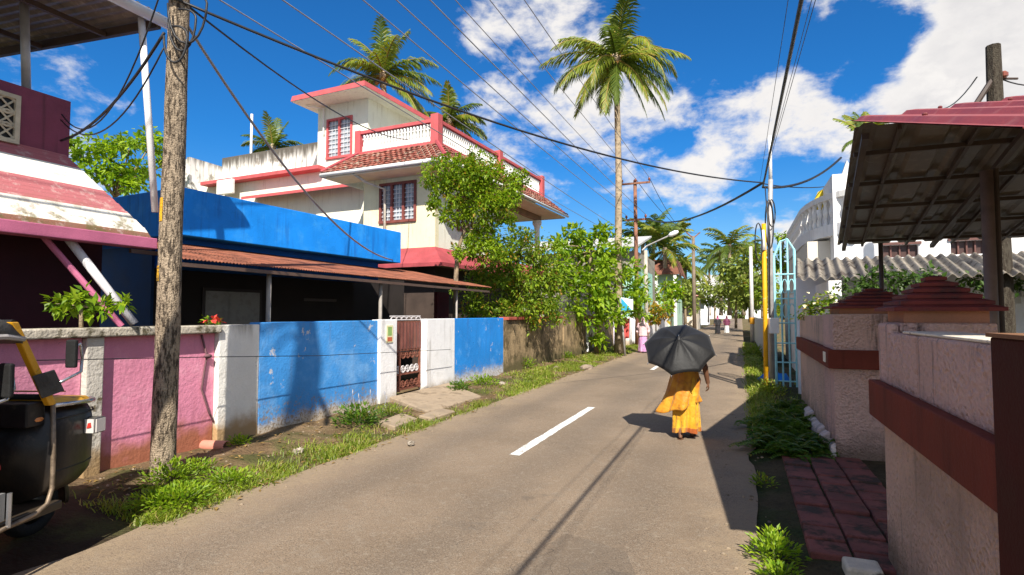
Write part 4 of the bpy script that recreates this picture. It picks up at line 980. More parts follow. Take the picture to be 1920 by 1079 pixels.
# ---------------------------------------------------------------- cables
def cable(p0, p1, sag, r, label, mat=None, group='overhead cables', n=18):
    p0, p1 = Vector(p0), Vector(p1); m = MB()
    m.tube([p0.lerp(p1, i / n) - Vector((0, 0, sag * 4 * (i / n) * (1 - i / n))) for i in range(n + 1)], r, 5)
    return tag(m.build('overhead_cable', mat or cabm, smooth=True), label, 'cable', group)
alu = surf('aluminium_wire', (.33, .33, .36), .1, 5, .4, .0, metal=.4)
ptop = Vector((base.x + .03, base.y - .12, at(350, 8, base.y).z))
rtop = Vector((yb.x + .02, yb.y, at(1440, 343, yb.y).z))
cable(ptop, rtop, .38, .016, 'thick black cable sagging across the street from the wooden pole to the white pole', n=30)
cable(ptop + Vector((0, .1, -.08)), BL.w(.02, BL.pix(735, 488, x=0).y, BL.pix(735, 488, x=0).z), .55, .018, 'twisted grey service cable running down to the blue house', alu)
cable(ptop + Vector((0, .1, .05)), at(765, 262, 18.2), .35, .013, 'black cable crossing the front of the cream tower')
cable(Vector((base.x - .12, base.y, at(300, 62, base.y).z)), ST.pix(114, 264, x=-8.15) and ST.w(*ST.pix(114, 264, x=-8.15)), .22, .016, 'black cable from the wooden pole to the magenta wall')
cable(Vector((base.x - .12, base.y, at(300, 90, base.y).z)), ST.w(*ST.pix(114, 225, x=-8.15)), .5, .009, 'thin drooping wire left of the wooden pole')
cable(Vector((base.x - .12, base.y, 5.3)), ST.w(*ST.pix(116, 215, x=-8.15)), .75, .009, 'slack loop of wire under the terrace canopy')
for k, (dx, dz, w, h) in enumerate(((.14, -.1, .14, .34), (.2, .05, .2, .42), (.1, -.3, .12, .28))):
    m = MB(); c = ptop + Vector((dx, -.05, dz - .15))
    m.tube([(c.x + w * math.cos(t * math.pi / 10 + math.pi), c.y - .02 * k, c.z + (h * math.sin(t * math.pi / 10 + math.pi) if t <= 10 else .1 * math.sin(t * math.pi/10 + math.pi))) for t in range(17)], .012, 5)
    tag(m.build('cable_loop', cabm, smooth=True), ('small loop of black cable hanging on the wooden pole', 'wide loop of black cable high on the wooden pole', 'lowest loop of black cable on the wooden pole')[k], 'cable', 'overhead cables')
names = ['left', 'middle', 'right']
def along(px_top, ip_, lab, r=.012, mat=alu):
    """a wire from an insulator back over the street towards the camera side, level along the street"""
    cable(ST.w(*ip_), ST.w(ip_[0] + .0, -12, ip_[2] + .15), .25, r, lab, mat)
for k in range(3): along(0, INS[k], 'thin bare wire from the %s insulator of the upper cross arm' % names[k])
for k in range(3): along(0, INS[3 + k], 'thin bare wire from the %s insulator of the lower cross arm' % names[k])
c0 = INS[3]
cable(ST.w(c0[0] - .3, c0[1], c0[2] - .75), ST.w(c0[0] - .3, -12, c0[2] - .6), .2, .012, 'lowest bare wire passing in front of the tower roof', alu)
cable(ST.w(INS[0][0] - 1.1, INS[0][1], c0[2] - .6), ST.w(INS[0][0] - 1.1, -12, c0[2] - .5), .2, .012, 'outermost bare wire over the cream house', alu)
rn = ST.l(rtop)
cable(rtop - Vector((0, 0, .1)), ST.w(.57, -6, 4.3), .04, .02, 'thick black cable running back overhead from the white pole')
cable(rtop + Vector((-.02, .1, .02)), ST.w(.5, -6, 4.78), .04, .0035, 'black wire left of the thick cable over the white pole')
cable(rtop + Vector((.05, .1, .05)), ST.w(.93, -6, 4.78), .04, .0035, 'black wire right of the thick cable over the white pole')
cable(rtop + Vector((.05, .1, .0)), ST.w(1.0, -6, 4.85), .06, .004, 'thinnest wire above the white pole')
cable(rtop, ST.w(INS[5][0], INS[5][1], INS[5][2] - .2), .5, .03, 'twisted black bundle sagging from the white pole to the brown power pole')
cable(rtop + Vector((0, 0, -.1)), at(1577, 296, 15.0), .25, .03, 'twisted black bundle from the white pole to the white balcony house')
cable(rtop + Vector((0, 0, -.02)), at(1580, 345, 15.5), .1, .012, 'level wire from the white pole to the balcony house')
cable(ST.w(INS[2][0], INS[2][1], INS[2][2]), Vector((fp.x, fp.y, zf + .3)), .9, .016, 'wire between the two power poles')
cable(ST.w(INS[1][0], INS[1][1], INS[1][2]), Vector((fp.x + .6, fp.y, zf + .3)), .9, .016, 'second wire between the two power poles')
cable(Vector((bp.x - .3, bp.y, at(1865, 145, 9.5).z)), at(1760, 205, 14), .15, .012, 'wire from the dark concrete pole to behind the canopy', n=8)
cable(Vector((bp.x + .15, bp.y, at(1895, 150, 9.5).z)), at(1990, 150, 9.0), .1, .012, 'wire leaving the dark concrete pole to the right', n=8)
# wire strung in front of the left walls and the loose lead on the pink panel
m = MB(ST); m.tube([(-5.85, sN(60, -5.85), 1.29), (-5.9, sN(390, -5.9), 1.19), (-5.95, sN(600, -5.95), 1.07), (-5.98, sN(845, -5.98), .92)], .005, 5)
tag(m.build('strung_wire', cabm), 'thin wire strung along the front of the pink and blue walls', 'wire')
m = MB(ST); k = [(378, 628), (388, 668), (384, 690), (378, 730), (392, 775), (414, 815)]
pts = [ST.pix(px, py, x=WN - .05) for px, py in k]; m.tube(pts, .012, 6); m.ell((pts[1].x + .02, pts[1].y, pts[1].z), (.03, .06, .03), 8, 5)
tag(m.build('hanging_lead', surf('lead_maroon', (.16, .08, .09), .1, 5), smooth=True), 'loose lead with a knot hanging down the pink panel', 'wire')
m = MB(ST); q = ST.pix(412, 838, x=WN + .12); m.rings([[(q.x + dx, q.y + r_*math.cos(t*math.pi/6) - .1 * (dx < 0), max(.06, q.z) + r_*math.sin(t*math.pi/6)) for t in range(12)] for dx, r_ in ((-.3, .065), (.12, .065), (.12, .05), (-.25, .05))], caps=False)
tag(m.build('drain_pipe', surf('clay_pipe', (.6, .24, .17), .15, 5), smooth=True), 'short clay drain pipe poking out below the pink panel', 'pipe')
# ---------------------------------------------------------------- vegetation
def rdir():
    while True:
        v = Vector((R.uniform(-1, 1), R.uniform(-1, 1), R.uniform(-1, 1)))
        if .05 < v.length < 1: return v.normalized()
LV = {
 'yellowish': leafmat('leaf_yellow_green', (.14, .27, .014), (.40, .52, .028), (.42, .24, .04), .48, .06),
 'mid': leafmat('leaf_mid_green', (.10, .20, .016), (.33, .43, .03), (.42, .24, .04), .45, .07),
 'bright': leafmat('leaf_bright_green', (.15, .30, .015), (.38, .50, .03), None, .5),
 'dark': leafmat('leaf_dark_green', (.035, .085, .014), (.09, .16, .025), None, .35),
 'fern': leafmat('leaf_fern', (.05, .13, .012), (.15, .26, .022), (.22, .22, .03), .4, .08),
 'palm': leafmat('palm_leaf', (.13, .19, .02), (.32, .35, .04), (.36, .26, .06), .35, .08),
 'palmd': leafmat('palm_leaf_dark', (.06, .11, .015), (.16, .21, .03), None, .35),
 'grass': leafmat('grass_blade', (.17, .26, .025), (.36, .42, .05), (.42, .34, .12), .42, .12),
 'far': leafmat('far_leaf', (.18, .25, .05), (.34, .38, .08), None, .35),
 'orange': leafmat('leaf_orange', (.45, .22, .02), (.5, .38, .03), (.12, .2, .02), .4, .3),
}
bark = surf('tree_bark', (.27, .2, .13), .25, 6, .95, .7, 40); barkp = surf('palm_bark', (.36, .28, .19), .2, 3, .95, .6, 30, patch=((.16, .12, .08), 9, .5, .65))
def clump(m, c, r, n, L, W, squash=.8, up=.5):
    c = Vector(c)
    subs = [(c + Vector((R.gauss(0, 1), R.gauss(0, 1), R.gauss(0, squash))) * r * .42, r * R.uniform(.28, .5)) for _ in range(max(6, int(n / 45)))]
    for _ in range(n):
        sc_, sr = R.choice(subs); d = rdir()
        p = sc_ + Vector((d.x, d.y, d.z * squash)) * sr * (R.uniform(.45, 1.05) if R.random() < .86 else R.uniform(1.0, 1.75))
        dd = (d + Vector((0, 0, R.uniform(-.7, .3))) + rdir() * .8)
        l = L * R.uniform(.4, 1.3)
        m.leaf(p, dd, Vector((0, 0, 1)) + rdir() * up, l, W * l / L)
def tree(name, label, clumps, leaf, trunk, mat, tr=(.09, .04), L=.13, W=.06, dens=1.0, group=None, cat='tree', cov=None):
    """clumps in pixels: (px, py, r_px, Y); trunk: list of (px, py, Y) from the ground up"""
    tp = [at(*q) if len(q) == 3 else Vector(q[:3]) for q in trunk]
    root = thing(name, label, cat, (tp[0].x, tp[0].y, tp[0].z), group)
    m = MB(); n = len(tp)
    m.tube(tp, [tr[0] + (tr[1] - tr[0]) * i / max(1, n - 1) for i in range(n)], 8)
    cs = []
    for px, py, rp, Y in clumps:
        c = at(px, py, Y); r = rp * Y / F; cs.append((c, r))
        b = tp[-1] if n < 3 else min(tp[1:], key=lambda q: (q - c).length)
        mid = b.lerp(c, .5) + Vector((R.uniform(-.1, .1), R.uniform(-.1, .1), .1 * r))
        m.tube([b, mid, c], [tr[1] * .8, tr[1] * .5, tr[1] * .2], 5)
    m.build('trunk', bark, root, smooth=True)
    m = MB()
    for c, r in cs: clump(m, c, r, int(dens * 29 * (r / L) ** 2) + 40, L, W)
    m.build('crown', LV[mat], root); return root
# slim tree leaning over the awning
tree('slim_tree', 'slim yellow green tree with thin trunk in front of the cream house',
     [(835,325,34,14.8),(880,335,46,15),(925,330,42,15.2),(960,352,28,15.4),(900,378,44,15),(855,375,34,14.8),(935,385,28,15.3),(905,418,30,15.2),(872,405,22,15),(820,362,16,14.8),(925,440,28,15.4),(950,470,26,15.6),(850,345,34,14.9),(900,320,36,15),(945,375,34,15.3),(890,300,22,15),(850,300,20,14.8),(975,335,18,15.4),(805,340,18,14.7),(815,385,20,14.7),(840,410,22,14.8),(895,450,30,15.2),(870,465,24,15),(915,470,30,15.3),(960,410,24,15.4)], 'l',
     [(853,620,15),(855,520,15),(858,470,15.05),(872,430,15.1),(886,385,15.1)], 'yellowish', (.075, .035), .115, .062, 1.25)
tree('bushy_tree', 'tangled green and orange leaved tree behind the brown wall',
     [(965,462,36,17.5),(1005,480,40,18),(950,505,42,17.3),(1000,525,46,18),(910,530,34,16.6),(960,560,44,17.2),(1020,565,38,18.2),(885,565,28,16.3),(925,580,30,16.6),(1000,590,30,17.6),(935,470,26,17),(1035,525,30,18.6),(890,480,24,16.4),(905,500,30,16.4),(985,440,24,18),(1020,500,36,18.2),(940,590,34,16.8),(1030,590,28,18),(890,590,26,16.3),(960,530,40,17.4)], 'l',
     [(985,650,17.6),(988,590,17.6),(975,530,17.5),(970,480,17.5)], 'mid', (.1, .05), .135, .07, 1.1)
tree('broadleaf_tree', 'dense bright green broad leaved tree beside the coconut trunk',
     [(1085,445,34,23),(1120,435,26,23.5),(1060,460,26,22.6),(1105,475,40,23),(1150,480,38,24),(1075,505,40,22.6),(1130,520,44,23.2),(1175,510,36,24.5),(1060,545,36,22.4),(1105,560,44,22.8),(1160,555,40,24),(1190,540,24,25),(1140,595,30,23),(1190,575,20,25),(1085,590,30,22.6),(1045,500,22,22.4),(1118,640,16,22.8)], 'l',
     [(1120,670,23.4),(1122,600,23.4),(1115,540,23.3),(1105,470,23.2)], 'bright', (.16, .07), .27, .15, 1.15)
tree('garden_tree', 'leafy green tree showing between the pink roof and the wooden pole',
     [(150,290,34,22),(200,280,34,23),(245,270,34,24),(285,268,30,24),(175,325,36,22),(225,320,40,23),(270,320,38,24),(130,265,18,22),(320,300,20,25),(250,350,30,23)], 'l',
     [(-16.6, 23.2, 0, 0), (-16.6, 23.2, 5, 0), (-16.6, 23.2, 6.6, 0)], 'bright', (.2, .08), .27, .15, 1.1)
papaya = tree('pot_plant', 'small broad leaved seedling growing on top of the pink wall',
     [(105,570,16,5.75),(150,562,22,5.8),(190,568,20,5.9),(130,580,18,5.8),(170,580,16,5.9),(228,565,9,6.0)], 'l', [(152,622,5.8),(152,600,5.8),(152,575,5.8)], 'bright', (.022, .014), .10, .06, .6, cat='plant')
def palm(label, c, trunk, fronds, L, mat, mat2=None, tr=(.2, .13), group='coconut palms', leaflets=30, lw=.06, nuts=True, drop=1.0):
    c = Vector(c); tp = [Vector(q) for q in trunk]
    root = thing('coconut_palm', label, 'palm tree', tp[0], group)
    m = MB(); pts = []; n = 14
    for i in range(n + 1):
        t = i / n * (len(tp) - 1); k = min(int(t), len(tp) - 2); pts.append(tp[k].lerp(tp[k+1], t - k))
    m.tube(pts, [(tr[0] + (tr[1] - tr[0]) * i / n) * (1.25 if i == 0 else 1) * (1 + .05 * (i % 2)) for i in range(n + 1)], 9); m.ell(c, (.24, .24, .34), 8, 6)
    m.build('trunk', barkp, root, smooth=True)
    if nuts:
        m = MB()
        for _ in range(7):
            a = R.uniform(0, 6.28); m.ell((c.x + (.2 + .03 * _)*math.cos(_ * 2.4), c.y + .2*math.sin(_ * 2.4), c.z - .2 - .05 * _), (.13, .13, .16), 8, 6)
        m.build('coconuts', surf('coconut_husk', (.3, .16, .05), .3, 5), root, smooth=True)
    for fi, (az, el, ln, bend) in enumerate(fronds):
        m = MB(); p = c.copy(); pts = [p.copy()]; N_ = 16; dirs = []
        h = Vector((math.cos(rad(az)), math.sin(rad(az)), 0))
        for i in range(N_):
            e = rad(el) - rad(bend) * ((i / N_) ** 1.3); d = h * math.cos(e) + Vector((0, 0, math.sin(e))); dirs.append(d); p = p + d * (L * ln / N_); pts.append(p.copy())
        m.tube(pts, [.045 * (1 - i / (N_ + 2)) + .006 for i in range(N_ + 1)], 5)
        side = h.cross(Vector((0, 0, 1))).normalized(); tw = R.uniform(-.35, .35)
        for k in range(leaflets):
            t = .1 + .9 * k / leaflets; f = t * N_; i = min(int(f), N_ - 1); q = pts[i].lerp(pts[i+1], f - i); d = dirs[i]
            up = side.cross(d).normalized()
            ll = L * ln * (.05 + .235 * math.sin(math.pi * (t ** .8) * .92 + .12)) * R.uniform(.8, 1.1)
            for sg in (-1, 1):
                dd = (side * sg * (.75 - .3*t) + d * (.5 + .5*t) + up * (.12 + tw * sg) + Vector((0, 0, -.35 * drop * R.uniform(.5, 1.5)))).normalized()
                e1 = q + dd * ll * .55; d2 = (dd + Vector((0, 0, -.55 * drop))).normalized(); e2 = e1 + d2 * ll * .45
                wv = d * lw * .5
                a_, b_ = m.pt(q - wv * .7), m.pt(q + wv * .7); c_, d_ = m.pt(e1 + wv), m.pt(e1 - wv); e_ = m.pt(e2)
                m.f.append([a_, b_, c_, d_]); m.f.append([d_, c_, e_])
        m.build('frond', LV[(mat2 or mat) if fi % 3 == 1 else mat], root)
    return root
D = at(1155, 112, 24)
frs = [(0,26,1.02,60),(10,5,.95,75),(-18,14,.95,95),(172,24,1.05,62),(182,2,1,75),(150,18,.9,90),(200,-6,1.0,60),(-30,-22,1,55),(-45,2,1,95),(-60,-34,.98,45),(-100,-45,.95,30),(-140,-28,1.05,50),(-125,-5,1.0,90),(120,50,.95,40),(60,58,.95,38),(85,74,.9,22),(-80,66,.95,45),(25,45,.9,60),(160,50,.9,55),(-110,35,.95,90),(-70,25,.95,100),(40,10,.9,80),(100,5,.9,80),(135,-20,.95,50),(215,-30,1.05,40),(-15,-40,1.05,35),(240,-52,.98,25),(-75,80,.85,30),(-40,-55,.95,20),(225,-60,.9,15),(5,-20,1.0,60),(-120,-60,.9,20),(190,40,.95,85)]
palm('tall coconut palm with a single slender trunk rising over the broad leaved tree', D, [at(1160, 662, 24), at(1159, 480, 24), at(1160, 330, 24), at(1157, 200, 24), D], frs, 3.3, 'palm', 'palmd', (.17, .11), leaflets=52, lw=.066, drop=1.3)
A_ = at(715, 108, 30)
def rnd_fronds(n, seed, up=.3):
    q = random.Random(seed); return [(360.0 * i * .382 + q.uniform(-12, 12), q.uniform(-30, 75) + up * 20, q.uniform(.8, 1.05), q.uniform(45, 95)) for i in range(n)]
palm('coconut palm with wide crown directly above the tower roof', at(718, 142, 30), [at(735, 600, 30), at(728, 300, 30), at(718, 142, 30)], [(0,45,1,85),(180,40,1,95),(175,5,.9,60),(90,85,.9,15),(-90,80,.9,20),(10,75,.9,30),(165,70,.95,50),(-10,10,1.05,55),(-25,-8,1.1,45),(15,-25,1.1,40),(-40,20,1,70),(-120,20,.95,80),(200,-15,.95,50),(220,30,.9,85),(-60,55,.9,75),(45,40,.9,80),(130,35,.9,90),(-90,30,.9,80),(30,5,1,60),(-5,-35,1,25),(185,-25,1,45),(-30,-30,1.1,40),(40,-10,1,60),(150,-10,1,60)], 3.3, 'palm', 'palmd', lw=.07, leaflets=46, drop=1.25)
palm('shorter coconut palm crown just right of the tower roof', at(842, 228, 32), [at(850, 600, 32), at(842, 228, 32)], [(0,30,.9,85),(20,10,1,70),(180,20,.9,80),(90,82,.9,20),(-90,75,.85,25),(160,45,.9,70),(10,60,.9,70),(-40,15,1,70),(-20,-10,1,50),(-120,10,.9,70),(45,0,.9,60),(-70,40,.9,80),(200,-5,.9,60)], 2.6, 'palmd', 'palm', lw=.075, leaflets=44, drop=1.25)
palm('small coconut palm peeping over the dirty roof parapet', at(512, 278, 38), [at(512, 590, 38), at(512, 278, 38)], [(0,35,.9,70),(180,35,.95,75),(90,80,1,20),(60,70,1,20),(120,72,.9,30),(20,20,.9,60),(160,15,.9,60),(-90,70,1,30),(-45,40,.9,70),(-135,40,.9,70)], 2.5, 'palmd', 'palm', lw=.09)
palm('coconut palm hidden behind the red canopy with two fronds showing', at(1625, 262, 24), [at(1630, 590, 24), at(1625, 262, 24)], [(0,40,.7,70),(90,75,.7,30),(60,70,.7,20),(120,68,.7,30),(180,10,.55,90),(150,60,.7,40),(-90,40,.7,60),(200,-20,.6,60)], 2.4, 'palm', 'palmd', lw=.08)
for k, (px, py, Y, L, sd, lab) in enumerate(((1247,470,46,3.4,3,'far coconut palm behind the brown roofed house'),(1205,450,50,3.4,4,'far dark palm crown beside the brown power pole'),(1368,462,62,4.0,5,'far coconut palm standing highest above the street end'),(1330,497,95,4.4,6,'small distant palm left of the highest street end palm'),(1285,500,60,3.2,7,'far palm with drooping fronds left of the forked pole'))):
    palm(lab, at(px, py, Y), [at(px, 592, Y), at(px, py, Y)], rnd_fronds(16, sd), L, 'palmd' if k % 2 else 'palm', 'palmd', (.22, .16), leaflets=20, lw=.16, nuts=False)
# trees along the far street
tree('street_tree', 'rounded green tree over the far right side of the street', [(1385,500,32,58),(1415,480,28,56),(1375,535,32,58),(1412,530,36,55),(1400,565,28,56),(1440,520,26,52),(1360,515,20,60),(1430,565,24,52)], 'l', [(1408,605,56),(1406,560,56),(1400,520,56)], 'far', (.25, .12), .55, .34, 1.3)
tree('street_tree', 'narrow young tree behind the slim white pole', [(1467,440,12,20),(1470,465,14,20),(1462,490,14,20),(1474,500,12,20)], 'l', [(1468,600,20),(1468,500,20),(1467,450,20)], 'bright', (.06, .03), .2, .1, .5)
tree('garden_shrub', 'yellow orange leaved shrub beside the far lamp post', [(1228,578,16,36),(1240,592,14,36),(1220,598,12,36)], 'l', [(1230,625,36),(1230,600,36)], 'orange', (.05, .03), .3, .18, 1.3, cat='shrub')
tree('garden_shrub', 'tall yellow green shrub before the brown roofed house', [(1255,535,18,40),(1262,560,20,40),(1250,580,16,40),(1272,545,12,40)], 'l', [(1258,620,40),(1258,560,40)], 'yellowish', (.06, .03), .4, .2, 1.3, cat='shrub')
tree('garden_shrub', 'round green shrub right of the forked pole', [(1325,545,14,70),(1335,560,14,70),(1372,575,14,66),(1318,560,14,70)], 'l', [(1328,605,70),(1328,565,70)], 'far', (.1, .05), .6, .34, 1.3, cat='shrub')
tree('garden_tree', 'dark dense tree behind the palms on the left side of the street end', [(1250,520,24,58),(1280,540,22,58),(1290,560,20,58),(1225,540,20,58),(1265,500,20,60),(1300,535,16,64)], 'l', [(1262,605,58),(1262,540,58)], 'far', (.2, .1), .55, .34, 1.3)
for k_, (lab_, cl_, mt_, Y_) in enumerate((('mid green tree left of the forked pole', [(1285,560,20),(1270,575,18),(1300,575,16),(1290,540,16)], 'far', 56), ('yellow green tree filling the gap beside the brown roof', [(1225,545,18),(1210,565,18),(1240,560,14),(1215,520,14)], 'yellowish', 44), ('leafy tree overhanging the road end on the right', [(1380,560,22),(1365,545,18),(1395,540,22),(1372,520,18),(1405,515,18)], 'bright', 60), ('dark tree in front of the distant white house', [(1340,545,16),(1325,535,14),(1350,560,14)], 'far', 80), ('broad green tree behind the slim white pole', [(1430,530,26),(1445,500,22),(1425,560,24),(1440,575,20),(1425,490,16)], 'mid', 40), ('small leafy tree beside the far lamp post', [(1200,560,18),(1190,590,16),(1210,595,14)], 'bright', 33))):
    tree('street_tree', lab_, [(a_, b_, c_, Y_) for a_, b_, c_ in cl_], 'l', [(cl_[0][0], 598 + 1100 / Y_, Y_), (cl_[0][0], 580, Y_), (cl_[0][0], cl_[0][1], Y_)], mt_, (.16, .08), .013 * Y_ * .6, .008 * Y_ * .6, .8)
for k_, (px_, py_, Y_, L_, sd_, lab_) in enumerate(((1352, 478, 70, 3.4, 21, 'far coconut palm crown half hidden by its taller neighbour'), (1395, 470, 75, 3.4, 22, 'far coconut palm over the right hand street trees'), (1225, 440, 60, 3.6, 23, 'far coconut palm rising behind the lamp arm'), (1265, 450, 64, 3.4, 24, 'far coconut palm between lamp and forked pole'))):
    palm(lab_, at(px_, py_, Y_), [at(px_, 592, Y_), at(px_, py_, Y_)], rnd_fronds(18, sd_), L_, 'palm' if k_ % 2 else 'palmd', 'palmd', (.22, .16), leaflets=20, lw=.18, nuts=False)
m = MB()
for k in range(40):
    px = 1150 + k * 9.5; Y = 240 + R.uniform(-15, 15); r = R.uniform(5, 9)
    clump(m, at(px, R.uniform(552, 580), Y), r, 130, 2.4, 1.4)
tag(m.build('far_foliage', LV['far']), 'hazy far belt of trees closing the end of the street', 'trees', kind='stuff')
# grass, weeds, ferns
def blades(m, n, s, z, h, w, cnt):
    for _ in range(cnt):
        a = R.uniform(0, 6.28); l = h * R.uniform(.5, 1.2); b = Vector((n + R.gauss(0, .05), s + R.gauss(0, .05), z)); d = Vector((math.cos(a) * .6, math.sin(a) * .6, 1)).normalized()
        wv = Vector((math.sin(a), -math.cos(a), 0)) * w * .5; mid = b + d * l * .6; tip = b + d * l + Vector((math.cos(a), math.sin(a), -.35)) * l * .3
        i = [m.pt(b - wv), m.pt(b + wv), m.pt(mid + wv * .7), m.pt(mid - wv * .7), m.pt(tip)]; m.f.append([i[0], i[1], i[2], i[3]]); m.f.append([i[3], i[2], i[4]])
m = MB(ST)
for _ in range(15000):
    s = 3.2 + (R.random() ** 1.6) * 33
    n = RL + .06 - abs(R.gauss(0, .38)) - (.45 * R.random() if s > 13.5 else 0) - (1.0 * R.random() if s > 14 else 0) * R.random()
    if g0 - .9 < s < g1 - .6 and n < -4.75: continue
    if s < 10 and mnoise.noise(Vector((n * 2, s * 1.3, 2))) < -.1 and R.random() < .85: continue
    if mnoise.noise(Vector((n * 1.2, s * .8, 6))) < -.25 and R.random() < .9: continue
    blades(m, n, s, vz(n, s) - .01, R.uniform(.05, .13), .011 if s < 12 else .02, 3)
tag(m.build('verge_grass', LV['grass']), 'bright short grass growing along the left road edge', 'grass', kind='stuff')
m = MB(ST)
for _ in range(2600):
    s = 9 + (R.random() ** 1.5) * 26; n = .12 + abs(R.gauss(0, .28))
    blades(m, n, s, 0, R.uniform(.08, .2), .014 if s < 14 else .025, 3)
tag(m.build('right_grass', LV['grass']), 'sunlit grass along the right road edge near the poles', 'grass', kind='stuff')
def weed(label, p, r, n, L, mat, cat='weed', h=.8, group='roadside weeds', name='weed_plant'):
    root = thing(name, label, cat, p, group); m = MB()
    for _ in range(6): 
        a = R.uniform(0, 6.28); m.tube([p, p + Vector((math.cos(a) * r * .5, math.sin(a) * r * .5, r * h * R.uniform(.4, .9)))], [.008, .004], 4)
    m.build('stem', surf('weed_stem', (.12, .15, .04)), root)
    m = MB()
    for _ in range(n):
        d = rdir(); d.z = abs(d.z); q = p + Vector((d.x * r, d.y * r, d.z * r * h)) * R.uniform(.3, 1.0)
        m.leaf(q, d + Vector((0, 0, .2)) + rdir() * .5, Vector((0, 0, 1)) + rdir() * .4, L * R.uniform(.6, 1.2), L * .5 * R.uniform(.7, 1.1))
    m.build('leaves', LV[mat], root); return root
def W(px, py, z=.05): return gnd(px, py, z)
weed('leafy weeds round the foot of the wooden pole', W(320, 905), .30, 420, .055, 'bright')
weed('low creeping weeds on the road side of the wooden pole', W(292, 945), .26, 420, .05, 'bright', h=.5)
weed('broad leaved weeds spreading along the road edge past the pole', W(340, 940), .3, 480, .055, 'bright', h=.5)
weed('low weeds on the road edge between pole and blue panel', W(425, 905), .3, 360, .05, 'bright', h=.4)
weed('dark leafy weeds right of the wooden pole', W(370, 888), .24, 260, .05, 'bright', h=.6)
weed('small green weed beside the clay drain pipe', W(447, 835), .15, 130, .06, 'bright')
weed('bushy weed at the right end of the blue panel', W(672, 795), .40, 560, .075, 'fern', h=.75)
weed('trailing weed spreading left of the gate slab', W(735, 780), .36, 360, .06, 'grass', h=.5)
weed('weed under the white gate pillar', W(860, 735), .28, 260, .08, 'fern')
weed('weed clump under the bright blue panel', W(905, 722), .4, 300, .08, 'bright', h=.6)
weed('brownish weed at the foot of the mossy wall', W(985, 690), .4, 260, .09, 'mid')
weed('low weed at the foot of the far brown pillar', W(1060, 672), .45, 260, .1, 'bright', h=.5)
# white flowering wisps in front of the blue wall
m = MB(); p = W(690, 780)
for _ in range(9):
    a = R.uniform(-.4, .4); q = p + Vector((R.uniform(-.3, .35), R.uniform(-.05, .1), 0)); t = q + Vector((a * .3, 0, R.uniform(.2, .42))); m.tube([q, t], .003, 4); m.ell(t, (.010, .010, .04), 6, 5)
tag(m.build('flower_spikes', surf('pale_flower', (.36, .36, .4), .2, 8)), 'pale flower spikes standing before the blue panel', 'flowers')
# red flower pot plant on the wall coping
p = at(398, 606, 7.25); root = thing('flower_plant', 'red flowered plant on top of the weathered wall', 'plant', p)
m = MB(); clump(m, p, .13, 60, .06, .035); m.build('leaves', LV['bright'], root)
m = MB()
for _ in range(26): d = rdir(); m.leaf(p + Vector((d.x * .12, d.y * .06, abs(d.z) * .07)), d, Vector((0, 0, 1)), .06, .05)
m.build('blossoms', surf('red_petal', (.6, .05, .04), .2, 9), root)
# ferns on the right verge
def fern(label, n, s, k, L, mat='fern'):
    p = ST.w(n, s, 0); root = thing('fern_plant', label, 'fern', p, 'ferns on the right verge'); m = MB()
    for _ in range(k):
        a = R.uniform(0, 6.28); el = R.uniform(.5, 1.25); q = p + Vector((R.gauss(0, .1), R.gauss(0, .14), 0)); d0 = Vector((math.cos(a) * math.cos(el), math.sin(a) * math.cos(el), math.sin(el)))
        l = L * R.uniform(.6, 1.15)
        for i in range(11):
            t = (i + 1) / 11; pp = q + d0 * l * t - Vector((0, 0, l * .55 * t * t)); dd = (d0 - Vector((0, 0, 1.1 * t))).normalized(); sd = dd.cross(Vector((0, 0, 1))).normalized()
            for sg in (-1, 1): m.leaf(pp, sd * sg + dd * .5, Vector((0, 0, 1)), l * .25 * (1.1 - t * .7), l * .085)
    m.build('leaves', LV[mat], root)
pos = ['beside the rubble footing', 'under the far brown band', 'at the corner of the red pavers', 'nearest the asphalt edge', 'in the shade of the far pillar', 'behind the blue plastic sheet', 'half way along the far wall', 'in front of the far pillar corner', 'on the road side of the wall shadow', 'at the end of the far wall', 'below the notice sticker', 'along the shaded road edge']
spots = [(.72, 8.3), (.75, 9.4), (.55, 7.55), (.22, 8.3), (.85, 7.9), (.7, 11.0), (.5, 9.9), (.6, 8.8), (.25, 9.3), (.75, 10.4), (.45, 8.1), (.15, 7.7)]
for lab, (n, s) in zip(pos, spots): fern('dark green fern ' + lab, max(n, .34), s, 40, .45)
weed('sunlit yellow green bush on the near right road edge', ST.w(.18, 4.35, .0), .2, 420, .05, 'bright', h=1.1)
weed('small sunlit weed below the near bush on the right road edge', ST.w(.2, 4.0, .0), .15, 220, .045, 'bright', h=.8)
weed('dry brown weed by the shaded road edge', ST.w(.16, 6.2, .0), .14, 90, .05, 'mid', h=.7)
weed('sunlit weed round the foot of the yellow pole', yb + Vector((-.05, -.25, 0)), .34, 420, .07, 'grass', h=1.0)
weed('grass tuft on the verge beyond the yellow pole', W(1412, 668, 0), .6, 420, .12, 'grass', h=.8)
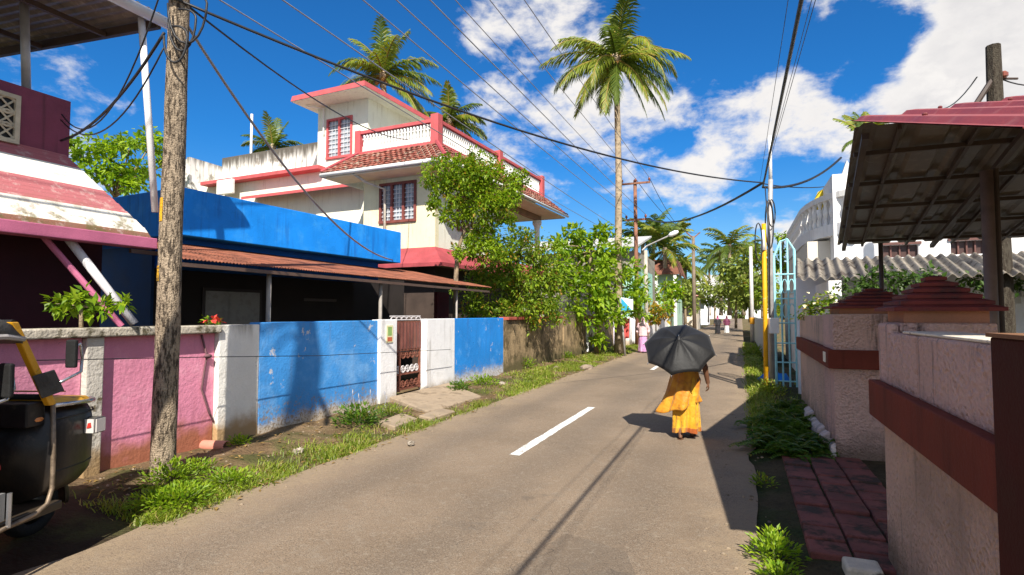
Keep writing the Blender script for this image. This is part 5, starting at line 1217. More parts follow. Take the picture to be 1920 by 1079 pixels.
# flowers over the far stucco wall and creepers under the canopy
p = at(1545, 580, 9.6); root = thing('flower_plant', 'pale flowering shrub overhanging the far stucco wall', 'shrub', p)
m = MB(); [clump(m, at(px, py, 9.7), .22, 120, .09, .05) for px, py in ((1535, 575), (1555, 568), (1575, 578), (1520, 590), (1550, 595))]; m.build('leaves', LV['mid'], root)
m = MB()
for _ in range(70): c = at(R.uniform(1505, 1590), R.uniform(550, 602), R.uniform(9.3, 9.9)); d = rdir(); m.leaf(c, d, Vector((0, 0, 1)), .08, .07)
m.build('blossoms', surf('cream_petal', (.75, .68, .4), .2, 9), root)
p = at(1665, 530, 9.5); root = thing('creeper_plant', 'dark creeper growing behind the pyramid caps under the canopy', 'creeper', Vector((p.x, p.y, 0)))
m = MB(); [clump(m, at(px, py, 9.6), .26, 130, .1, .06) for px, py in ((1625, 535), (1650, 520), (1680, 530), (1700, 525), (1740, 520), (1600, 545), (1820, 530), (1850, 540), (1890, 535))]; m.build('leaves', LV['dark'], root)

# ---------------------------------------------------------------- far buildings and street things
gh = at(1237, 590, 46); GH = Frame(gh.x, gh.y, TH)
g_ = thing('small_house', 'small pale green house with brown tiled roof at the far left of the street', 'house', gh)
z0, z1 = at(1237, 513, 46).z, at(1237, 484, 46).z
m = MB(GH); m.box(-1.5, 1.3, 0, 5, 0, z0); m.build('wall', surf('pale_green_paint', (.42, .6, .45), .06, 2), g_)
m = MB(GH); m.slab([(-1.9, -.7, z0), (1.6, -.7, z0), (1.2, 1.6, z1), (-1.6, 1.6, z1)], .15); m.slab([(1.6, -.7, z0), (1.6, 5.5, z0), (1.2, 5, z1), (1.2, 1.6, z1)], .15); m.build('roof', surf('brown_tile_far', (.22, .09, .06), .25, 3, streak=((.1, .06, .05), .6)), g_)
m = MB(GH)
for x in (-1.7, -.2, 1.3): m.box(x - .12, x + .12, -.62, -.4, 0, z0 - .12)
m.build('pillar', whtrim, g_)
m = MB(GH)
for x in (-.95, .5): m.box(x - .3, x + .3, -.03, -.002, 1.2, 2.6)
m.build('window', plain('far_window', (.04, .05, .05), .3), g_)
gs_ = at(1100, 590, 36); GS = Frame(gs_.x, gs_.y, TH)
g_ = thing('shed_house', 'long low house with pale sheet roof behind the broad leaved tree', 'house', gs_)
zr = at(1100, 440, 36).z
m = MB(GS); m.box(-4.2, 3.2, 0, 8, 0, zr - 1.2); m.build('wall', surf('shed_wall', (.3, .27, .22), .2, 2), g_)
m = MB(GS); m.box(2.4, 3.3, -.3, 6, 0, zr - 2.3); m.build('green_wall', surf('mint_paint', (.35, .6, .5), .06, 2), g_)
m = MB(GS); m.slab([(-4.8, -.8, zr - .9), (3.5, -.8, zr - .9), (3.5, 4.5, zr + .3), (-4.8, 4.5, zr + .3)], .12); m.build('roof', surf('pale_sheet', (.5, .49, .47), .1, 2, .6), g_)
for lab, px, Y, w, d, y0, yr, col, rc in (('distant white house with hipped grey roof at the street end', 1337, 200, 12, 9, 545, 515, (.75, .73, .7), (.42, .4, .4)), ('distant white block left of the hipped roof', 1296, 90, 5, 6, 535, 526, (.8, .8, .8), (.7, .7, .7)), ('distant cream house behind the forked pole', 1262, 62, 5, 6, 556, 545, (.72, .62, .5), (.6, .3, .25)), ('white house behind trees at the right of the street end', 1420, 200, 8, 6, 560, 548, (.8, .8, .8), (.5, .48, .46))):
    o_ = at(px, 590, Y); fr = Frame(o_.x, o_.y, TH); z0, z1 = at(px, y0, Y).z, at(px, yr, Y).z
    g_ = thing('distant_house', lab, 'house', o_)
    m = MB(fr); m.box(-w/2, w/2, 0, d, 0, z0); m.build('wall', surf('far_wall_%d' % px, col, .08, 1), g_)
    m = MB(fr); o = .6; m.hull([(-w/2 - o, -o, z0), (w/2 + o, -o, z0), (w/2 + o, d + o, z0), (-w/2 - o, d + o, z0)], [(-w/4, d * .3, z1), (w/4, d * .3, z1), (w/4, d * .7, z1), (-w/4, d * .7, z1)]); m.build('roof', surf('far_roof_%d' % px, rc, .1, 1), g_)
    for k in (-1, 0, 1): m = MB(fr); m.box(k * w * .3 - .5, k * w * .3 + .5, -.03, -.003, z0 * .4, z0 * .75); m.build('window', plain('far_window', (.04, .05, .05), .3), g_)
fw = thing('boundary_wall', 'far white painted wall with dark gate gaps along the left of the street', 'wall', ST.w(-5.6, 32, 0))
m = MB(ST); s = 30.0; k = 0
while s < 64:
    L = (2.2, .5, 1.8, .4, 3.0)[k % 5]; 
    m.box(-5.75, -5.55, s, s + L - .12, 0, 1.55 + .25 * (k % 2)); s += L; k += 1
m.build('panel', surf('far_white_paint', (.76, .73, .7), .1, 1, soil=((.4, .32, .22), .1, .5)), fw)
m = MB(ST); m.box(-5.85, -5.8, 30, 64, 0, 1.2); m.build('gate', surf('far_brown_gate', (.2, .1, .07), .3, 2), fw)
# sign board, banners, garments
sp_ = gnd(1172, 668); root = thing('street_sign', 'blue and white diagonal sign board on a grey post', 'sign', sp_)
m = MB(); q0, q1 = at(1172, 668, sp_.y), at(1163, 560, sp_.y); m.tube([q0, q1], .045, 8); m.build('post', steel, root, smooth=True)
def quadpix(m, pts, Y): m.hull([at(px, py, Y + .03) for px, py in pts], [at(px, py, Y) for px, py in pts])
Ys = sp_.y - .08
m = MB(); quadpix(m, [(1164, 558), (1187, 562), (1187, 583), (1164, 584)], Ys); b_ = m.build('board', plain('sign_white', (.75, .76, .78)), root)
m = MB(); quadpix(m, [(1165, 559), (1185, 582), (1165, 583)], Ys - .035); m.build('blue_triangle', plain('sign_blue', (.02, .3, .5)), b_)
def cloth(name, label, pts, Y, mat, group=None, k=14, amp=.05):
    (x0, y0), (x1, y1), (x2, y2), (x3, y3) = pts; m = MB(); g = []
    for j in range(9):
        v = j / 8; row = []
        for i in range(k + 1):
            u = i / k; px = (x0 + (x1 - x0) * u) * (1 - v) + (x3 + (x2 - x3) * u) * v; py = (y0 + (y1 - y0) * u) * (1 - v) + (y3 + (y2 - y3) * u) * v
            p = at(px, py, Y); p.y += math.sin(u * 13 + v) * amp * (.4 + v) + R.uniform(-.008, .008); row.append(p)
        g.append(row)
    m.rings(g, close=False, caps=False); o = m.build(name, mat, smooth=True); sm = o.modifiers.new('thick', 'SOLIDIFY'); sm.thickness = .012
    return tag(o, label, 'cloth', group)
cloth('banner', 'red cloth banner hanging beside the sign post', [(1167, 596), (1180, 598), (1180, 634), (1168, 636)], sp_.y + .5, surf('red_cloth', (.55, .1, .09), .1, 3))
cloth('banner', 'white cloth banner hanging right of the red one', [(1182, 596), (1191, 600), (1190, 645), (1183, 642)], sp_.y + .6, surf('white_cloth', (.78, .76, .74), .05, 3))
YG = ST.w(WN + .12, wz(1100), 0).y
# two white garments on the brown wall, shirt above trousers
def garment(label, px, w, y0, y1, Y):
    root = thing('hanging_garment', label, 'garment', at(px, y1, Y), 'washing on the brown wall'); mat = surf('white_washing', (.8, .79, .82), .06, 6)
    def sh(name, pts):
        m = MB(); top = [at(px + x * w, y0 + (y1 - y0) * y, Y) for x, y in pts]; bot = [p + Vector((.0, .05, 0)) for p in top]; m.hull(bot, top); m.build(name, mat, root, bevel=.008)
    sh('shirt', [(-.28, 0), (.28, 0), (.75, .3), (.55, .42), (.36, .3), (.36, .55), (-.36, .55), (-.36, .3), (-.55, .42), (-.75, .3)][::-1])
    sh('trouser_leg', [(-.34, .56), (-.03, .56), (-.08, 1.0), (-.3, 1.0)][::-1]); sh('trouser_leg', [(.03, .56), (.34, .56), (.3, 1.0), (.08, 1.0)][::-1])
garment('white shirt and trousers hung on the brown wall nearest the pillar', 1099, 15, 606, 660, YG - .1)
garment('smaller white shirt and trousers hung next to the first set', 1114, 11, 608, 652, YG + .5)
cloth('hanging_cloth', 'lilac white cloth hanging at the end of the brown wall', [(1140, 605), (1160, 604), (1158, 648), (1142, 650)], ST.w(WN + .1, wz(1150), 0).y, surf('lilac_cloth', (.62, .58, .68), .08, 3))
for k, (px, py, s_, lab) in enumerate(((940, 720, .09, 'pale stone lying in the grass below the blue panel'), (1042, 690, .11, 'white stone in the grass by the brown wall'), (770, 832, .05, 'crumbled concrete bit on the road edge'), (1100, 690, .22, 'flat brown stone at the edge of the far verge'), (560, 845, .06, 'soil covered stone under the blue panel'))):
    p = gnd(px, py, .04); m = MB(); m.ell(p, (s_, s_ * .8, s_ * .45), 8, 6)
    for v in range(len(m.v)): m.v[v] = tuple(c + R.uniform(-.02, .02) for c in m.v[v])
    tag(m.build('stone', surf('stone_%d' % (k % 2), (.36, .31, .25) if k % 2 == 0 else (.26, .2, .15), .2, 6, .95, .5)), lab, 'stone')
p = gnd(1612, 1068, .05); m = MB(Frame(p.x, p.y, TH)); m.box(-.09, .12, -.1, .1, -.05, .09); tag(m.build('stone_block', copl, bevel=.02), 'pale block at the foot of the near stucco wall', 'stone')

bt = thing('shadow_caster_tree', 'added unseen bare tree shaped to cast the shadow on the blue panel', 'tree', (-5.6, -.5, 0))  # tree added out of view, trunk bent so its shadow meets the blue panel
m = MB(); m.tube([(-5.6, -.5, -.1), (-4.9, .2, 1.6), (-4.1, 1.1, 3.2), (-3.35, 1.95, 4.6), (-3.02, 2.35, 5.5), (-2.93, 2.45, 6.3), (-2.9, 2.45, 7.0), (-2.95, 2.4, 7.7)], [.17, .15, .13, .12, .115, .12, .12, .08], 10); m.build('trunk', bark, bt, smooth=True)
for pts, r in (([(-2.9, 2.45, 6.5), (-2.72, 2.5, 6.2), (-2.66, 2.5, 5.9), (-2.55, 2.5, 5.55)], [.06, .055, .05, .03]), ([(-2.95, 2.4, 7.5), (-3.1, 2.2, 7.2), (-3.3, 2.0, 6.8)], [.035, .025, .02]), ([(-2.92, 2.45, 7.2), (-3.12, 2.45, 6.7), (-3.2, 2.5, 6.3)], [.02, .016, .012])):
    m = MB(); m.tube(pts, r, 8); m.build('shadow_caster_branch', bark, bt, smooth=True)

m = MB(ST)
for _ in range(650):
    s = 3.5 + (R.random() ** 1.5) * 22; n = RL - R.uniform(-.3, 1.6) if R.random() < .8 else R.uniform(-.35, .2); r = R.uniform(.006, .022)
    c = (n, s, max(.0, vz(n, s)) + .004 if n < RL else .006); b_ = len(m.v)
    m.ell(c, (r, r * R.uniform(.6, 1), r * .6), 5, 4)
tag(m.build('roadside_gravel', surf('gravel_grey', (.26, .2, .14), .4, 15, .95, .3)), 'loose grit and pebbles scattered along both road edges', 'gravel', kind='stuff')
m = MB(ST)
for _ in range(700):
    s = 3.5 + (R.random() ** 1.4) * 18; n = RL - R.uniform(-.2, 1.6); z = max(.0, vz(n, s)) + .012; a = R.uniform(0, 6.28)
    m.leaf(Vector((n, s, z)), Vector((math.cos(a), math.sin(a), R.uniform(-.1, .4))), Vector((0, 0, 1)), R.uniform(.04, .09), R.uniform(.02, .045))
tag(m.build('fallen_leaves', leafmat('dry_leaf', (.26, .15, .05), (.4, .27, .1), (.16, .09, .04), .2)), 'dry fallen leaves lying on the left verge', 'leaves', kind='stuff')
# ---------------------------------------------------------------- auto rickshaw
wc = Vector((-3.70, 4.6, 0)); AU = Frame(wc.x, wc.y, rad(3))
au = thing('auto_rickshaw', 'black and yellow three wheeled auto rickshaw parked at the left road edge', 'auto rickshaw', wc)
blk = surf('rickshaw_black', (.012, .011, .011), .3, 3, .42, .1, 14, spec=.35, soil=((.045, .033, .022), .3, .85), patch=((.05, .04, .03), 6, .58, .7), streak=((.06, .05, .04), .4))
yel = surf('rickshaw_yellow', (.62, .30, .012), .12, 4, .35, .04, 80, spec=.5, patch=((.2, .1, .03), 7, .6, .68))
chrome = plain('rickshaw_metal', (.42, .42, .44), .25, .6, .8); rub = surf('black_rubber', (.014, .014, .014), .2, 8, .8, .2)
def sect(y, w, z0, z1, e=5.0, seg=40):
    cz, h = (z0 + z1) / 2, (z1 - z0) / 2; out = []
    for k in range(seg):
        a = 2 * math.pi * k / seg; c, s = math.cos(a), math.sin(a)
        ww = w * (1 - .16 * max(0, -s) ** 2)
        out.append((ww * math.copysign(abs(c) ** (2 / e), c), y, cz + h * math.copysign(abs(s) ** (2 / e), s)))
    return out
m = MB(AU); m.rings([sect(*q) for q in ((-.72, .60, .40, 1.1), (-.55, .60, .40, 1.1), (-.40, .585, .41, 1.09), (-.28, .535, .44, 1.08), (-.17, .43, .5, 1.05), (-.09, .30, .58, 1.0), (-.05, .18, .66, .93), (-.04, .06, .72, .85))])
m.build('front_cowl', blk, au, smooth=True)
prof = [(-.70, .592), (-.55, .59), (-.40, .575), (-.28, .52), (-.18, .42)]
zt_ = lambda y: 1.075 - (y + .7) * .05
lo = [(w, y, zt_(y)) for y, w in prof] + [(-w, y, zt_(y)) for y, w in reversed(prof)]
hi = [(x * .95, y - .02, z + .055 - (y + .7) * .06) for x, y, z in lo]
m = MB(AU); m.hull(lo, hi); m.build('cowl_top', yel, au, bevel=.012)
for sx in (1, -1):
    m = MB(AU); m.tube([(sx * w * 1.015, y + .006, zt_(y)) for y, w in prof], .016, 6); m.build('cowl_trim', chrome, au, smooth=True)
m = MB(AU); m.hull([(-.12, -.42, 1.125), (.3, -.42, 1.125), (.26, -.22, 1.10), (-.1, -.22, 1.10)], [(-.12, -.42, 1.133), (.3, -.42, 1.133), (.26, -.22, 1.108), (-.1, -.22, 1.108)]); m.build('cowl_vent', surf('dark_yellow_panel', (.2, .1, .02), .2, 5), au)
m = MB(AU); m.box(-.56, .56, -.86, -.721, .95, 1.11); m.box(-.6, .6, -2.7, -.60, .35, .41); m.box(-.62, -.585, -2.0, -.70, .411, 1.12); m.build('dashboard', blk, au, bevel=.01)
for sx in (1, -1):
    m = MB(AU); m.hull([(sx * .585 - .022, -.74, 1.08), (sx * .585 + .022, -.74, 1.08), (sx * .585 + .022, -.68, 1.08), (sx * .585 - .022, -.68, 1.08)], [(sx * .575 - .022, -1.03, 1.65), (sx * .575 + .022, -1.03, 1.65), (sx * .575 + .022, -.98, 1.65), (sx * .575 - .022, -.98, 1.65)]); m.build('windscreen_pillar', yel, au, bevel=.006)
g = N('windscreen_glass'); tb = g.node('ShaderNodeBsdfTransparent'); tb.inputs[0].default_value = (.9, .93, .93, 1); gb = g.node('ShaderNodeBsdfGlossy'); gb.inputs['Roughness'].default_value = .03; mx = g.node('ShaderNodeMixShader'); mx.inputs[0].default_value = .05
g.k.new(tb.outputs[0], mx.inputs[1]); g.k.new(gb.outputs[0], mx.inputs[2]); g.k.new(mx.outputs[0], g.n['Material Output'].inputs[0])
m = MB(AU); m.hull([(-.56, -.715, 1.13), (.56, -.715, 1.13), (.56, -.71, 1.13), (-.56, -.71, 1.13)], [(-.55, -1.0, 1.63), (.55, -1.0, 1.63), (.55, -.995, 1.63), (-.55, -.995, 1.63)]); m.build('windscreen', g.m, au)
m = MB(AU); m.bar((-.58, -1.0, 1.645), (.58, -1.0, 1.645), .02, 8); m.bar((-.57, -.72, 1.135), (.57, -.72, 1.135), .02, 8); m.build('windscreen_frame', rub, au)
m = MB(AU); m.bar((.1, -.69, 1.14), (.28, -.88, 1.47), .008, 5); m.build('wiper', rub, au)
def roofring(y, w, z): return [(w * math.cos(math.pi * k / 12), y, z - .11 + .13 * math.sin(math.pi * k / 12) ** .6) for k in range(13)] + [(-w + 2 * w * k / 12, y, z - .15) for k in range(13)]
m = MB(AU); m.rings([roofring(*q) for q in ((-.95, .6, 1.66), (-1.1, .63, 1.71), (-1.8, .65, 1.74), (-2.5, .64, 1.72), (-2.72, .6, 1.6))]); m.build('canvas_roof', surf('black_canvas', (.06, .055, .048), .3, 4, .6, .3, 60), au, smooth=True)
m = MB(AU); m.tube([(-.6, -.945, 1.54), (.6, -.945, 1.54), (.635, -1.1, 1.56), (.655, -2.5, 1.57)], .018, 6); m.build('roof_trim', surf('grey_trim', (.33, .3, .28), .2, 5, .5), au)
m = MB(AU); m.box(-.62, .62, -2.75, -1.85, .42, 1.02); m.box(-.6, .6, -2.75, -2.65, 1.021, 1.62); m.build('rear_body', blk, au, bevel=.03)
m = MB(AU)
for sx in (1, -1):
    for y in (-1.8, -2.68): m.bar((sx * .6, y, .95), (sx * .6, y, 1.6), .02, 8)
m.build('roof_post', chrome, au)
m = MB(AU); m.tube([(.592, -.70, 1.09), (.61, -.70, .75), (.61, -.70, .52), (.615, -.74, .425), (.62, -.84, .39), (.63, -1.2, .37), (.63, -2.6, .37)], .015, 8); m.build('door_edge', surf('worn_metal_edge', (.22, .165, .115), .4, 12, .5, .1, metal=.4), au, smooth=True)
sr = surf('red_seat_vinyl', (.45, .03, .035), .15, 5, .35, .1)
m = MB(AU); m.hull([(-.3, -1.5, .72), (.6, -1.5, .72), (.6, -1.02, .72), (-.3, -1.02, .72)], [(-.28, -1.5, .87), (.57, -1.5, .87), (.57, -1.06, .85), (-.28, -1.06, .85)]); m.build('driver_seat', sr, au, bevel=.04)
m = MB(AU); m.box(-.25, .45, -1.45, -1.08, .411, .719); m.box(-.55, .55, -1.82, -1.74, .42, 1.25); m.build('seat_base', blk, au)
m = MB(AU); m.box(-.55, .55, -2.5, -1.9, 1.021, 1.1); m.build('rear_seat', sr, au, bevel=.03)
m = MB(AU); m.tube([(.0, -.72, .6), (0, -.8, 1.06)], .03, 8); m.tube([(-.34, -.98, 1.1), (-.1, -.86, 1.08), (.1, -.86, 1.08), (.34, -.98, 1.1)], .016, 8); m.bar((.24, -.92, 1.09), (.36, -.99, 1.1), .024, 8); m.build('handlebar', rub, au, smooth=True)
for x, y, r in ((0, -.22, .22), (.52, -2.2, .22), (-.52, -2.2, .22)):
    def ringx(xo, rr, n=30): return [(x + xo, y + rr * math.cos(2*math.pi*k/n), .225 + rr * math.sin(2*math.pi*k/n)) for k in range(n)]
    m = MB(AU); pr = [(-.04, .13), (-.055, .17), (-.05, .205), (-.025, r), (.025, r), (.05, .205), (.055, .17), (.04, .13)]
    rg = [ringx(a, b) for a, b in pr]; m.rings(rg + [rg[0]], caps=False); wh = m.build('wheel', rub, au, smooth=True)
    m = MB(AU); m.rings([ringx(-.03, .132), ringx(-.02, .1), ringx(-.035, .05), ringx(-.05, .03), ringx(.05, .03), ringx(.035, .05), ringx(.02, .1), ringx(.03, .132)]); m.build('rim', surf('wheel_rim', (.08, .075, .07), .3, 6, .5, .1, metal=.5), wh, smooth=True)
def arc(x, r, n=14): return [(x, -.22 + r * math.cos(rad(-12 + 165 * k / n)), .225 + r * math.sin(rad(-12 + 165 * k / n))) for k in range(n + 1)]
m = MB(AU); m.rings([arc(-.085, .235), arc(-.08, .275), arc(0, .288), arc(.08, .275), arc(.085, .235)], close=False, caps=False); o = m.build('mudguard', blk, au, smooth=True); sm = o.modifiers.new('thick', 'SOLIDIFY'); sm.thickness = .008
for sx in (1, -1):
    m = MB(AU); m.box(sx * .60 - .055, sx * .60 + .055, -.40, -.30, .82, .935); h = m.build('indicator_lamp', plain('lamp_bezel', (.05, .048, .045), .3), au, bevel=.012)
    m = MB(AU); m.box(sx * .605 - .043, sx * .605 + .045, -.412, -.402, .828, .928); m.box(sx * .652, sx * .66, -.395, -.31, .83, .926); m.build('lens', plain('clear_lens', (.62, .58, .54), .15, .6), h)
    m = MB(AU); m.hull([(sx * .62 - .018, -.418, .862), (sx * .62 + .016, -.418, .87), (sx * .62 + .01, -.418, .905), (sx * .62 - .01, -.418, .9)][::1], [(sx * .62 - .018, -.413, .862), (sx * .62 + .016, -.413, .87), (sx * .62 + .01, -.413, .905), (sx * .62 - .01, -.413, .9)]); m.build('red_lens', plain('red_lens', (.5, .04, .03), .2), h)
def ydisc(x, y, z, r, mat, name, parent):
    m = MB(AU); m.rings([[(x + rr * math.cos(2*math.pi*k/16), y + dy, z + rr * math.sin(2*math.pi*k/16)) for k in range(16)] for rr, dy in ((r, -.06), (r, .0), (r * .8, .025), (r * .3, .04))]); return m.build(name, mat, parent, smooth=True)
ydisc(0, -.03, .78, .085, plain('headlight_glass', (.6, .6, .62), .1, .7), 'headlight', au)
def mirror(pts, c, w, h, t, label):
    m = MB(AU); m.tube(pts, .011, 8); r = m.build('mirror_arm', chrome, au, smooth=True, label=label)
    m = MB(AU); m.hull([(c[0] - w, c[1], c[2] - h), (c[0] + w, c[1] - t, c[2] - h), (c[0] + w, c[1] + .035 - t, c[2] - h), (c[0] - w, c[1] + .035, c[2] - h)], [(c[0] - w, c[1], c[2] + h), (c[0] + w, c[1] - t, c[2] + h), (c[0] + w, c[1] + .035 - t, c[2] + h), (c[0] - w, c[1] + .035, c[2] + h)]); m.build('mirror', rub, r, bevel=.012)
def apx(px, py, x): return AU.pix(px, py, x=x)
mirror([apx(112, 718, .42), apx(135, 706, .42), apx(152, 697, .42), apx(154, 672, .42), apx(150, 645, .42), apx(135, 656, .42)], apx(131, 664, .42), .04, .105, .0, 'far mirror on a tall bent arm')
mirror([apx(-10, 757, .64), apx(12, 750, .64), apx(26, 730, .64), apx(22, 700, .64)], apx(10, 714, .64), .05, .105, .02, 'near mirror on a curled arm')
c = [apx(62, 706, .62), apx(103, 693, .62), apx(122, 733, .62), apx(80, 748, .62)]
m = MB(AU); m.hull([(q.x - .012, q.y, q.z) for q in c], [tuple(q) for q in c]); m.build('side_flap', surf('grey_rubber', (.035, .034, .034), .2, 6, .5), au, bevel=.008)
m = MB(AU); q0, q1 = apx(-14, 985, .625), apx(10, 925, .625); m.box(.60, .625, q0.y, q1.y, q0.z, q1.z); m.build('pale_plate', plain('plate_greywhite', (.2, .2, .19), .6), au)
q = apx(18, 925, .635); m = MB(AU); m.bar((.636, q.y, .38), (.636, q.y, q.z), .014, 6); m.build('step_bar', chrome, au)
q = apx(71, 787, .55); m = MB(AU); m.ell(tuple(q), (.02, .045, .018), 8, 5); m.build('side_lamp', plain('orange_side_lamp', (.6, .22, .06), .25), au)
m = MB(AU); m.tube([apx(108, 862, .5), apx(92, 900, .5), apx(100, 908, .5), apx(112, 898, .5)], .01, 5); m.tube([apx(115, 872, .45), apx(98, 905, .45)], .01, 5); m.build('pedal', chrome, au)


for z in (.62, .98):
    m = MB(AU); m.tube([(w * 1.004 * (1 if z > .7 else .985), y, z) for y, w in [(-.69, .6), (-.55, .6), (-.40, .585), (-.28, .535), (-.18, .44)]], .006, 5); m.build('panel_seam', plain('seam_black', (.006, .006, .006), .6), au)

# ---------------------------------------------------------------- people
skinm = surf('brown_skin', (.16, .075, .042), .1, 8, .55, .08, 120); hairm = surf('black_hair', (.012, .010, .009), .2, 10, .5, .2)
def add_remesh(o, vox, sm=2):
    r = o.modifiers.new('remesh', 'REMESH'); r.mode = 'VOXEL'; r.voxel_size = vox; r.use_smooth_shade = True
    if sm: s = o.modifiers.new('smooth', 'SMOOTH'); s.iterations = sm; s.factor = .5
def hand(m, w, d, side, fwd, s=1.0, curl=.6):
    """palm, four unequal bent fingers and a thumb; w wrist, d along the hand, side across the palm, fwd palm normal"""
    w, d, side, fwd = Vector(w), Vector(d).normalized(), Vector(side).normalized(), Vector(fwd).normalized()
    for k in range(4):
        o = w + side * (k - 1.5) * .019 * s; L = (.066, .074, .07, .055)[k] * s
        b = o + d * .085 * s; m.capsule(w + side * (k - 1.5) * .010 * s, b, .016 * s, .011 * s, 8)
        c = math.cos(curl), math.sin(curl); d1 = d * c[0] + fwd * c[1]; e = b + d1 * L * .55; d2 = d * math.cos(curl * 2.1) + fwd * math.sin(curl * 2.1)
        m.capsule(b, e, .0098 * s, .0088 * s, 8); m.capsule(e, e + d2 * L * .5, .0088 * s, .0072 * s, 8)
    b = w + d * .03 * s - side * .028 * s; e = b + (d * .7 - side * .5 + fwd * .45).normalized() * .035 * s; m.capsule(w + d * .012 * s, b, .015 * s, .012 * s, 8); m.capsule(b, e, .0115 * s, .01 * s, 8); m.capsule(e, e + (d * .9 + fwd * .4).normalized() * .028 * s, .01 * s, .008 * s, 8)
def body(fr, root, h, arms, legs, head_tilt=.0, vox=.007, mat=None, fingers=True, face=True):
    """arms: [(shoulder, elbow, wrist, side, palm)], legs: [(hip, knee, ankle, toe)], heights as fractions of h"""
    m = MB(fr); S = lambda p: (p[0] * h, p[1] * h, p[2] * h)
    m.capsule(S((0, .0, .53)), S((0, .005, .66)), .085 * h, .078 * h, 14); m.capsule(S((0, .005, .66)), S((0, .0, .77)), .075 * h, .07 * h, 14)
    m.capsule(S((-.075, 0, .785)), S((.075, 0, .785)), .045 * h, .045 * h, 12); m.capsule(S((-.05, 0, .52)), S((.05, 0, .52)), .078 * h, .078 * h, 12)
    m.capsule(S((0, 0, .8)), S((0, .012 + head_tilt * .3, .875)), .032 * h, .03 * h, 10)
    hc = (0, .02 + head_tilt, .93); H_ = S(hc); q = lambda x, y, z: (H_[0] + x * h, H_[1] + y * h, H_[2] + z * h)
    m.ell(H_, (.044 * h, .055 * h, .062 * h), 18, 12); m.capsule(q(0, .018, -.045), q(0, .03, -.05), .026 * h, .018 * h, 10)
    m.capsule(q(0, .05, .004), q(0, .062, -.014), .006 * h, .009 * h, 8)
    for sx in (1, -1): m.ell(q(sx * .046, -.004, -.005), (.006 * h, .011 * h, .018 * h), 8, 6)
    m.ell(q(0, .05, -.03), (.013 * h, .008 * h, .005 * h), 8, 5)
    for sh, el, wr, sd, pm in arms:
        m.capsule(S(sh), S(el), .036 * h, .029 * h, 10); m.capsule(S(el), S(wr), .029 * h, .019 * h, 10)
        d = Vector(wr) - Vector(el)
        w_ = MB(); hand(w_, S(wr), d, sd, pm, h / 1.62, .5)
        for f in w_.f: m.f.append([i + len(m.v) for i in f])
        base_ = len(m.v)
        for f in m.f[len(m.f) - len(w_.f):]: pass
        for v in w_.v: m.pt(v)
    for hp, kn, an, toe in legs:
        m.capsule(S(hp), S(kn), .06 * h, .036 * h, 10); m.capsule(S(kn), S(an), .037 * h, .022 * h, 10); m.capsule(S(an), S(toe), .022 * h, .016 * h, 10)
        d = (Vector(toe) - Vector(an)); heel = Vector(an) - d * .25; m.capsule((heel.x * h, heel.y * h, .028 * h * 0 + an[2] * h * .55), S((an[0], an[1], an[2] * .8)), .018 * h, .02 * h, 8)
        for k in range(5): m.capsule((toe[0] * h + (k - 2) * .013, toe[1] * h - .01, toe[2] * h), (toe[0] * h + (k - 2) * .015, toe[1] * h + .035 - abs(k - 1) * .006, toe[2] * h - .004), .011, .008, 6)
    o = m.build('body', mat or skinm, root); add_remesh(o, vox)
    if face:
        for sx in (1, -1):
            e = MB(fr); e.ell(q(sx * .018, .047, .006), (.008 * h, .007 * h, .005 * h), 8, 6); e.build('eye', plain('eye_dark', (.03, .02, .018), .2), root, smooth=True)
    return q
def loft(fr, root, name, rings, mat, folds, seg=72, smooth=True, hem=None, thick=.006):
    """rings: (z, cx, cy, rx, ry, fold amount)"""
    m = MB(fr); rs = []
    sub = []
    for a, b in zip(rings, rings[1:]):
        for k in range(5): sub.append(tuple(p + (q - p) * k / 5 for p, q in zip(a, b)))
    sub.append(rings[-1])
    for z, cx, cy, rx, ry, fa in sub:
        row = []
        for k in range(seg):
            t = 2 * math.pi * k / seg
            f = 1 + fa * sum(a * math.sin(n_ * t + ph + tw * z) for n_, a, ph, tw in folds)
            zz = z + (hem(t, z) if hem else 0)
            row.append((cx + rx * f * math.cos(t), cy + ry * f * math.sin(t), zz))
        rs.append(row)
    m.rings(rs, caps=False); o = m.build(name, mat, root, smooth=smooth)
    s = o.modifiers.new('thick', 'SOLIDIFY'); s.thickness = thick
    return o
def silk(name, a, b, c=None):
    n = N(name); k = n.mix(n.rng(n.noise(6, 4), .35, .65), a, b)
    if c:
        vo = n.node('ShaderNodeTexVoronoi'); n.put(vo.inputs['Vector'], n.pos); vo.inputs['Scale'].default_value = 16
        k = n.mix(n.rng(vo.outputs['Distance'], .3, .18, 0, .4), k, c)
        k = n.mix(n.rng(n.noise(9, 5, n.mapv((1, 1, 2.2))), .55, .7, 0, .4), k, c)
    n.bump(n.noise(18, 4), .5, .03); n.b.inputs['Sheen Weight'].default_value = .2
    tr = n.node('ShaderNodeBsdfTranslucent'); n.put(tr.inputs['Color'], k); m_ = n.out(k, .5, .35)
    mx = n.node('ShaderNodeMixShader'); mx.inputs[0].default_value = .18; n.k.new(n.b.outputs[0], mx.inputs[1]); n.k.new(tr.outputs[0], mx.inputs[2]); n.k.new(mx.outputs[0], n.n['Material Output'].inputs[0]); return m_
